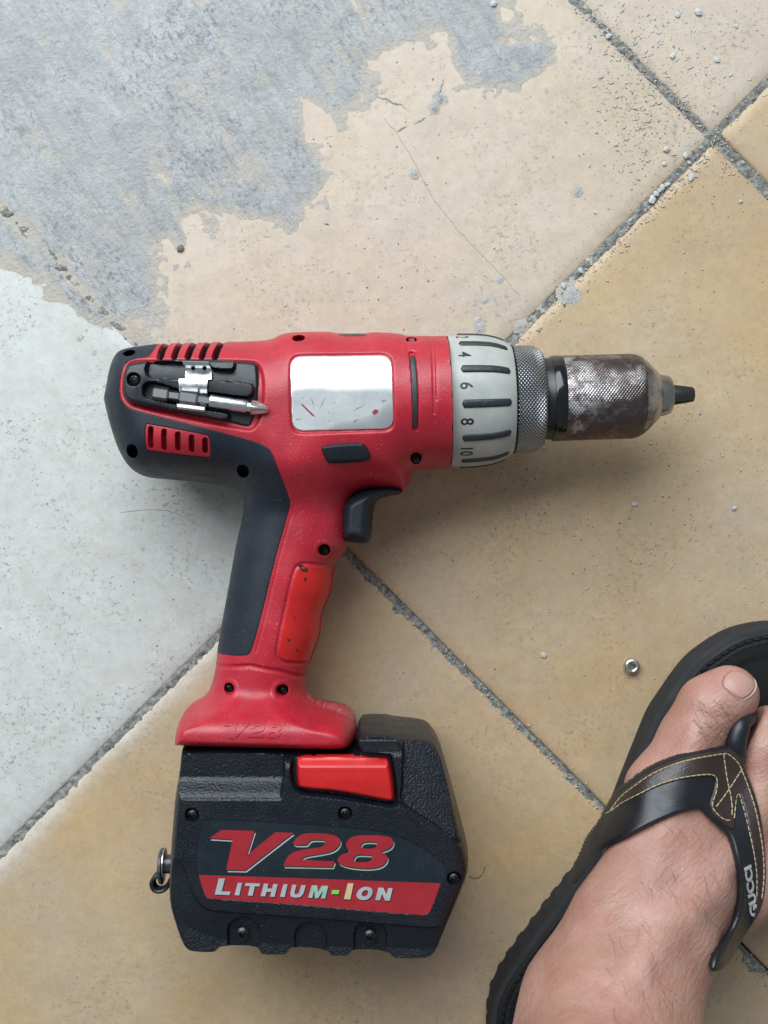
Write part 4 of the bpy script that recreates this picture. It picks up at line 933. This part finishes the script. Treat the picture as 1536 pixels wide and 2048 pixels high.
# hairs
bag = Bag(); hr = random.Random(5)
def hair(p0, L, a, curl, r=.045):
    pts = []; x, y = p0
    for i in range(9):
        pts.append((x, y)); x += math.cos(a) * L / 8; y -= math.sin(a) * L / 8; a += curl / 8
    q = UF(pts, .5); z = FH(q[:, 0], q[:, 1]) + .25 + .9 * np.sin(np.linspace(0, 2.6, 9)); bag.add(*tube(np.column_stack([q, z]), r, 4, False, lambda t: 1 - .7 * t))
for _ in range(64): hair((hr.uniform(1385, 1460), hr.uniform(1400, 1475)), hr.uniform(22, 50), hr.uniform(-1.3, .3), hr.uniform(-1.6, 1.6))
for (x_, y_) in ((1320, 1660), (1350, 1645), (1390, 1670), (1420, 1730), (1405, 1740), (1425, 1775), (1340, 1740), (1330, 1770), (1290, 1770), (1345, 1800), (1230, 1860), (1235, 1880), (1275, 1850), (1300, 1830), (1290, 1900), (1220, 1940), (1250, 1970), (1300, 1960), (1310, 1985), (1295, 1990), (1320, 1990), (1340, 2000), (1215, 2030), (1310, 1930), (1395, 1800), (1415, 1830), (1400, 1835), (1330, 2005)):
    for _ in range(1 if hr.random() < .5 else 2): hair((x_ + hr.uniform(-14, 14), y_ + hr.uniform(-14, 14)), hr.uniform(28, 62), hr.uniform(-1.5, -.5), hr.uniform(-1.3, 1.3))
o = into(person, bag.build('hair', 'hair'))
o['kind'] = 'stuff'

# ------------------------------------------------------------------ sandal
SOLE = [(1570, 1244), (1536, 1240), (1502, 1243), (1452, 1255), (1409, 1280), (1369, 1310), (1341, 1346), (1316, 1383), (1293, 1416), (1271, 1471), (1258, 1504), (1233, 1567), (1213, 1620), (1198, 1652), (1163, 1710), (1104, 1785), (1069, 1830), (1017, 1900), (985, 1952), (973, 1998), (973, 2060), (985, 2140), (1030, 2210), (1100, 2240), (1180, 2220), (1250, 2160),
        (1320, 2080), (1368, 2010), (1398, 1950), (1432, 1880), (1490, 1792), (1600, 1745), (1690, 1670), (1735, 1560), (1725, 1430), (1680, 1330), (1625, 1264)]
P_so = chaikin(U(SOLE, 2), 2)
sandal = tag(empty('sandal', (*U((1300, 1800), 0), 0)), 'dark leather thong sandal with brown stitched straps under the bare foot', 'sandal')
gx, gy, X, Y = mkgrid(P_so, .9, 2); F = sdf(P_so, X, Y)
P_rs = resample(P_so, 1.5, True)[:-1]; nr = len(P_rs); T_ = np.roll(P_rs, -1, 0) - np.roll(P_rs, 1, 0); T_ /= np.linalg.norm(T_, axis=1)[:, None]; N_ = np.column_stack([-T_[:, 1], T_[:, 0]])
if np.median(sdf(P_so, *(P_rs + N_).T)) < 0: N_ = -N_
ridge = .35 * np.sign(np.sin(np.arange(nr) * 1.5 * 2 * math.pi / 9)) * sst(-140, -165, P_rs[:, 1])
rings = [(1.6, 0, 0), (.3, .6, 1), (0, 2, 1), (0, 11, 1), (.25, 11.6, 0), (.25, ZS - 4, 0), (.5, ZS - 2.4, 0), (1.6, ZS - 1.4, 0), (5, ZS - 1.4, 0)]
V = np.vstack([np.column_stack([P_rs + N_ * (dd + w_ * ridge)[:, None] if w_ else P_rs + N_ * dd, np.full(nr, zz_)]) for dd, zz_, w_ in rings])
Fs = [(i * nr + k_, i * nr + (k_ + 1) % nr, (i + 1) * nr + (k_ + 1) % nr, (i + 1) * nr + k_) for i in range(len(rings) - 1) for k_ in range(nr)]
if sdf(P_so, *np.mean(P_rs, 0)[:, None])[0] > 0 and np.sum(P_rs[:, 0] * np.roll(P_rs[:, 1], -1) - np.roll(P_rs[:, 0], -1) * P_rs[:, 1]) < 0: Fs = [f_[::-1] for f_ in Fs]
Fs += [tuple(range(nr)), tuple(range((len(rings) - 1) * nr, len(rings) * nr))]
into(sandal, raw('sole', V, Fs, 'sandal_sole', None, True, 50))
into(sandal, patch('footbed', X, Y, F - 2.6, lambda x, y: (lambda d_: ZS - 1.6 + 1.4 * sst(2.4, 4.2, d_) - .5 * sst(.9, .3, np.abs(d_ - 6.4)) - .6 * sst(12, 16, d_))(sdf(P_so, x, y)), 'footbed', None, sharp=50))
def offset_in(Pn, dd):
    """points of the field F at inner distance dd, walking the outline"""
    Pn = resample(Pn, 1.0, True); T_ = np.roll(Pn, -1, 0) - np.roll(Pn, 1, 0); T_ /= np.linalg.norm(T_, axis=1)[:, None] + 1e-9
    N = np.column_stack([-T_[:, 1], T_[:, 0]]); Q_ = Pn + N * dd
    if np.median(sdf(P_so, Q_[:, 0], Q_[:, 1])) < 0: Q_ = Pn - N * dd
    return Q_
def stitches(name, lines, zf, mat, parent, L=2.3, gap=.9, r=.28):
    b = Bag()
    for ln in lines:
        q = resample(ln, .5); seg_ = int((L) / .5); st = int((L + gap) / .5); i = 0
        while i + seg_ < len(q):
            s_ = q[i:i + seg_ + 1]; z = zf(s_[:, 0], s_[:, 1]); m_ = np.linspace(-1, 1, len(s_)); b.add(*tube(np.column_stack([s_, z + .28 * (1 - m_ ** 4) - .1]), r, 6)); i += st
    o = b.build(name, mat); into(parent, o); return o
sl_ = offset_in(P_so, 5.4); sl2 = offset_in(P_so, 7.8); n = len(sl_)
stitches('rim_stitching', [sl_[int(n * .02):int(n * .52)], sl2[int(n * .02):int(n * .52)]], lambda x, y: np.full(np.shape(x), ZS - .1), 'thread_black', sandal, 2.8, 1.2, .35)

STRAP = [(1196, 1655), (1215, 1615), (1248, 1570), (1291, 1538), (1351, 1513), (1401, 1502), (1447, 1495), (1470, 1493), (1488, 1514), (1493, 1538), (1506, 1569), (1518, 1606), (1528, 1655), (1534, 1704), (1536, 1753), (1531, 1802), (1517, 1838), (1490, 1876), (1457, 1916), (1421, 1953), (1427, 1914), (1449, 1888), (1469, 1850),
         (1479, 1810), (1481, 1760), (1473, 1724), (1460, 1675), (1446, 1660), (1418, 1638), (1405, 1622), (1395, 1620), (1351, 1631), (1291, 1656), (1235, 1684), (1195, 1712), (1150, 1778), (1140, 1760)]
SH = lambda x, y: FHS(x, y)
P_st = chaikin(UF(STRAP, 1.5, SH), 2)
gx, gy, X, Y = mkgrid(P_st, .4, 1.5); F = sdf(P_st, X, Y)
def strap_z(x, y):
    d_ = sdf(P_st, x, y); t = np.clip(d_ / 2.0, 0, 1); return SH(x, y) - .5 + 2.6 * (1 - (1 - t) ** 2)
strap = into(sandal, patch('strap', X, Y, F, strap_z, 'strap_black', None, skirt=2.2, sharp=60))
BROWN = [(1216, 1622), (1250, 1575), (1293, 1542), (1352, 1517), (1402, 1506), (1446, 1499), (1467, 1498), (1482, 1516), (1489, 1540), (1501, 1570), (1513, 1607), (1523, 1655), (1530, 1704), (1532, 1753), (1527, 1800), (1514, 1834), (1500, 1856), (1500, 1848), (1512, 1800), (1513, 1750), (1503, 1690), (1489, 1625), (1478, 1588), (1474, 1592), (1470, 1640), (1470, 1664), (1446, 1650), (1421, 1627),
         (1417, 1605), (1428, 1578), (1430, 1556), (1412, 1553), (1364, 1559), (1311, 1575), (1258, 1599), (1212, 1636)]
P_br = chaikin(UF(BROWN, 2.2, SH), 1)
gx, gy, X, Y = mkgrid(P_br, .45, 1.5); F = sdf(P_br, X, Y)
br_z = lambda x, y: strap_z(x, y) - .4 + 1.25 * sst(0, .8, sdf(P_br, x, y))
into(sandal, patch('leather_overlay', X, Y, F, br_z, 'strap_brown', None, skirt=.8, sharp=60))
UFs = lambda p: chaikin(UF(np.array(p, float), 2.6, SH), 2, False)
stitches('strap_stitching', [UFs(l_) for l_ in ([(1222, 1622), (1254, 1580), (1296, 1548), (1354, 1524), (1404, 1513), (1446, 1507), (1456, 1507), (1476, 1524), (1484, 1542), (1496, 1572), (1508, 1608), (1518, 1656), (1526, 1706), (1528, 1752), (1523, 1796)],
     [(1214, 1630), (1258, 1593), (1311, 1568), (1364, 1553), (1412, 1547), (1434, 1551), (1434, 1580), (1423, 1606), (1426, 1620), (1448, 1640), (1464, 1640)],
     [(1447, 1508), (1454, 1560), (1464, 1600), (1463, 1640)], [(1484, 1538), (1458, 1580), (1426, 1620)], [(1468, 1636), (1472, 1600), (1477, 1582), (1485, 1606), (1494, 1640), (1505, 1690), (1515, 1750), (1514, 1796)])], br_z, 'thread', sandal, 2.1, .8, .26)
# outer end of the strap runs down the side of the foot into the sole
bag = Bag()
for p_ in ((1433, 1925), (1441, 1915), (1450, 1903), (1459, 1890)):
    q_ = UF(np.array([p_], float), 1.5, SH)[0]; zt = float(SH(q_[0], q_[1])); bag.add(*tube([(q_[0] - .6, q_[1] + .6, zt - 1.6), (q_[0] - .8, q_[1] + .8, .6 * zt + 4), (q_[0] - .8, q_[1] + .8, 9)], 2.3, 10))
into(sandal, bag.build('strap_anchor', 'strap_black'))
# toe post
bag = Bag(); q = []
for px, py, z, r in ((1460, 1545, 43, 1), (1466, 1512, 44.5, 1), (1471, 1484, 47, 1), (1478, 1456, 46.5, 1), (1487, 1436, 41, 1), (1494, 1424, 22, 1)): q.append([*U((px, py), z), z])
q = np.array(q); q = np.column_stack([chaikin(q[:, :2], 2, False), np.interp(np.linspace(0, 1, len(chaikin(q[:, :2], 2, False))), np.linspace(0, 1, 6), q[:, 2])])
bag.add(*tube(q, 4.4, 14, False, lambda t: 1.25 - .45 * t)); into(sandal, bag.build('toe_post', 'strap_black'))
# raised letters along the outer strap
word = 'GUCCI'
V, F = text_geo(word, 6.6, .35, .22)
w = V[:, 0].max() - V[:, 0].min(); path = resample(UF(np.array([(1509, 1831), (1506, 1812), (1502, 1785), (1499, 1760), (1495, 1732)], float), 2, SH), .2)
Lp = (len(path) - 1) * .2; W = []
for v in V:
    s_ = (v[0] - V[:, 0].min()) / w * Lp; i = min(len(path) - 2, int(s_ / .2)); tg = path[min(i + 3, len(path) - 1)] - path[max(i - 3, 0)]; tg /= np.linalg.norm(tg) + 1e-9
    p = path[i] + tg * (s_ - i * .2) + np.array([-tg[1], tg[0]]) * v[1] * .78
    W.append((p[0], p[1], float(strap_z(np.array([p[0]]), np.array([p[1]]))[0]) + .35 + v[2]))
into(sandal, raw('strap_lettering', W, F, 'letter_white', None, False))

# ------------------------------------------------------------------ small things on the floor
c = U((1263, 1332), 1)
X, Y = np.meshgrid(np.arange(-4.4, 4.41, .2), np.arange(-4.4, 4.41, .2))
hexf = lambda x, y: star(x, y, 1.35)
Fh = np.minimum(3.75 - np.hypot(X, Y), -star(X, Y, 1.35))
o = patch('steel_washer', X, Y, Fh, lambda x, y: .25 + 1.9 * np.sqrt(np.clip(1 - ((np.hypot(x, y) - 2.5) / 1.45) ** 2, 0, 1)) , 'steel', None, skirt=None, mirror=.25 - .0)
o.location = (c[0] * .001, c[1] * .001, .0012); tag(o, 'small round steel washer with star-shaped hole lying beside the sandal', 'washer')

def stone(rnd, flat=.6):
    bm = bmesh.new(); bmesh.ops.create_icosphere(bm, subdivisions=1, radius=1)
    for v in bm.verts: v.co = v.co * rnd.uniform(.68, 1.15); v.co.z *= flat; v.co.x *= 1.25
    zmin = min(v.co.z for v in bm.verts)
    for v in bm.verts: v.co.z = max(v.co.z, zmin * .55) - zmin * .55
    me = bpy.data.meshes.new('mortar_chip'); bm.to_mesh(me); bm.free(); me.materials.append(M['chip']); return me
rs = random.Random(3); protos = [stone(rs, f_) for f_ in (.25, .38, .5, .3, .42)]
for i, (px, py, r) in enumerate([(1382, 354, 1.9), (1304, 400, 2.0), (1312, 388, 1.5), (1319, 381, 1.2), (1325, 375, 1.4), (1335, 369, 1.3), (1161, 541, 1.5), (1332, 299, 1.5), (1328, 328, 1.3), (1370, 311, 1.3), (1378, 325, 1.0), (1345, 112, 1.5), (1396, 25, 1.9), (1355, 30, 1.6), (1433, 120, 1.4), (1461, 150, 1.0), (1217, 73, 1.5), (987, 8, 1.6), (1232, 289, 1.0), (1473, 53, .9), (1190, 425, .9), (1268, 1008, 1.4), (1468, 1016, 1.2), (1087, 1310, 1.6), (1128, 572, 1.3), (1260, 440, 1.0), (1481, 403, .9), (361, 497, 1.8)]):
    o = bpy.data.objects.new('mortar_chip', protos[i % 5]); COL.objects.link(o); c = U((px, py)); o.location = (c[0] * .001, c[1] * .001, .0002)
    o.scale = (r * .001,) * 3; o.rotation_euler.z = rs.uniform(0, 6.28)
    if px == 361: o.name = 'pebble'; o.data = protos[2].copy(); o.data.materials[0] = M['crumb_dark']
    if (px, py) == (1087, 1310): tag(o, 'pale flat mortar chip lying alone between battery and washer', 'mortar chip', 'loose mortar chips')
    elif px == 361: tag(o, 'dark brown pebble at the ragged edge of the grey mortar', 'pebble')
    elif px == 1382: tag(o, 'largest flat grey chip beside the tile joint crossing', 'mortar chip', 'loose mortar chips')
    else:
        lb = {(1161, 541): 'grey chip in the tile joint halfway between chuck and joint crossing', (987, 8): 'grey chip on the ridged lobe of smeared mortar', (1217, 73): 'grey chip on the edge of the joint beside the ridged mortar lobe', (1268, 1008): 'small grey chip lying below the tip of the drill chuck',
              (1468, 1016): 'dark little chip on the tile between chuck tip and sandal', (1396, 25): 'largest chip in the crumb trail on the corner tile', (1355, 30): 'chip amid dark crumbs on the corner tile', (1190, 425): 'tiny chip beside a round grey mortar spot', (1232, 289): 'small chip beside the dusty grey crumb field on the cracked tile', (1128, 572): 'chip at the joint just above the chuck'}.get((px, py))
        if not lb: lb = 'pale chip wedged in the joint below the joint crossing' if 1300 <= px <= 1340 and 360 < py < 410 else ('small chip lying loose on the corner tile beyond the joints' if py < 200 else ('small chip lying loose on the tan tile below the joint crossing' if (px, py) in ((1260, 440), (1481, 403)) else 'chip beside the joint just above the joint crossing chips'))
        tag(o, lb, 'mortar chip', 'loose mortar chips')
# crumbs and drilling swarf: far too many and too small to count
def crumbs(name, label, cat, mat, n, sizes, spots, seed):
    r = np.random.default_rng(seed); base = np.array([(1, 0, 0), (-1, 0, 0), (0, 1, 0), (0, -1, 0), (0, 0, 1), (0, 0, -.25)], float)
    tri = np.array([(0, 2, 4), (2, 1, 4), (1, 3, 4), (3, 0, 4), (2, 0, 5), (1, 2, 5), (3, 1, 5), (0, 3, 5)]); Vs = []; Fs = []; k = 0
    tot = sum(s[4] for s in spots)
    for (cx, cy, sx, sy, wgt, rot) in spots:
        m_ = int(n * wgt / tot)
        for _ in range(m_):
            a, b = r.normal(0, sx), r.normal(0, sy); px = cx + a * math.cos(rot) - b * math.sin(rot); py = cy + a * math.sin(rot) + b * math.cos(rot)
            if px < -40 or px > 1580 or py < -40 or py > 2090: continue
            q = U((px, py)); s_ = sizes[0] + (sizes[1] - sizes[0]) * r.random() ** 3; el = r.uniform(.5, 2.4) if mat != 'crumb_dark' else r.uniform(.7, 1.4)
            v = base * r.uniform(.6, 1.2, (6, 1)) * [el, .6, .45]; th = r.uniform(0, 6.28)
            v = np.column_stack([v[:, 0] * math.cos(th) - v[:, 1] * math.sin(th), v[:, 0] * math.sin(th) + v[:, 1] * math.cos(th), v[:, 2]]) * s_
            Vs.append(v + [q[0], q[1], .12 * s_ + .02]); Fs.append(tri + k); k += 6
    tag(raw(name, np.vstack(Vs), np.vstack(Fs), mat, None, False), label, cat, None, 'stuff')
PI4 = math.pi / 4
spots_p = [(1300, 250, 70, 90, 3, 0), (1400, 150, 130, 110, 3, 0), (1150, 700, 260, 160, 4, 0), (1060, 1000, 120, 60, 4, .2), (1250, 950, 180, 140, 5, 0), (1300, 1150, 160, 120, 2, 0), (800, 500, 380, 150, 2, 0), (1250, 470, 260, 10, 3, -PI4), (950, 1370, 350, 9, 4, PI4), (1290, 140, 220, 12, 3, PI4), (1480, 320, 60, 60, 2, 0), (950, 1600, 250, 200, 1.2, 0), (200, 1700, 200, 200, .5, 0), (420, 330, 330, 220, 1.5, 0)]
crumbs('swarf', 'pale crumbs and thin metal swarf strewn over the tiles', 'swarf', 'crumb_pale', 2400, (.18, .75), spots_p, 1)
crumbs('grit', 'dark grit specks scattered over the tiles', 'grit', 'crumb_dark', 1700, (.12, .60), spots_p + [(150, 1150, 150, 200, 2, 0), (700, 1500, 500, 400, 3, 0)], 2)
crumbs('mortar_crumbs', 'grey mortar crumbs gathered along the joints', 'crumbs', 'chip', 2000, (.22, .95), [(1250, 470, 240, 9, 4, -PI4), (1290, 140, 200, 11, 3, PI4), (1270, 240, 45, 80, 3, 0), (1290, 60, 60, 40, 3, .3), (950, 1370, 350, 6, 4, PI4), (1420, 110, 90, 70, 2, 0), (430, 300, 300, 200, 1.5, 0), (1500, 1930, 60, 6, 1, PI4)], 3)
b = Bag(); q = U(chaikin([(938, 1752), (948, 1757), (958, 1755), (966, 1746), (970, 1733)], 2, False)); b.add(*tube(np.column_stack([q, np.full(len(q), .35)]), .13, 5))
tag(b.build('loose_hair', 'hair'), 'short curled dark hair lying on the tile beside the battery', 'hair')
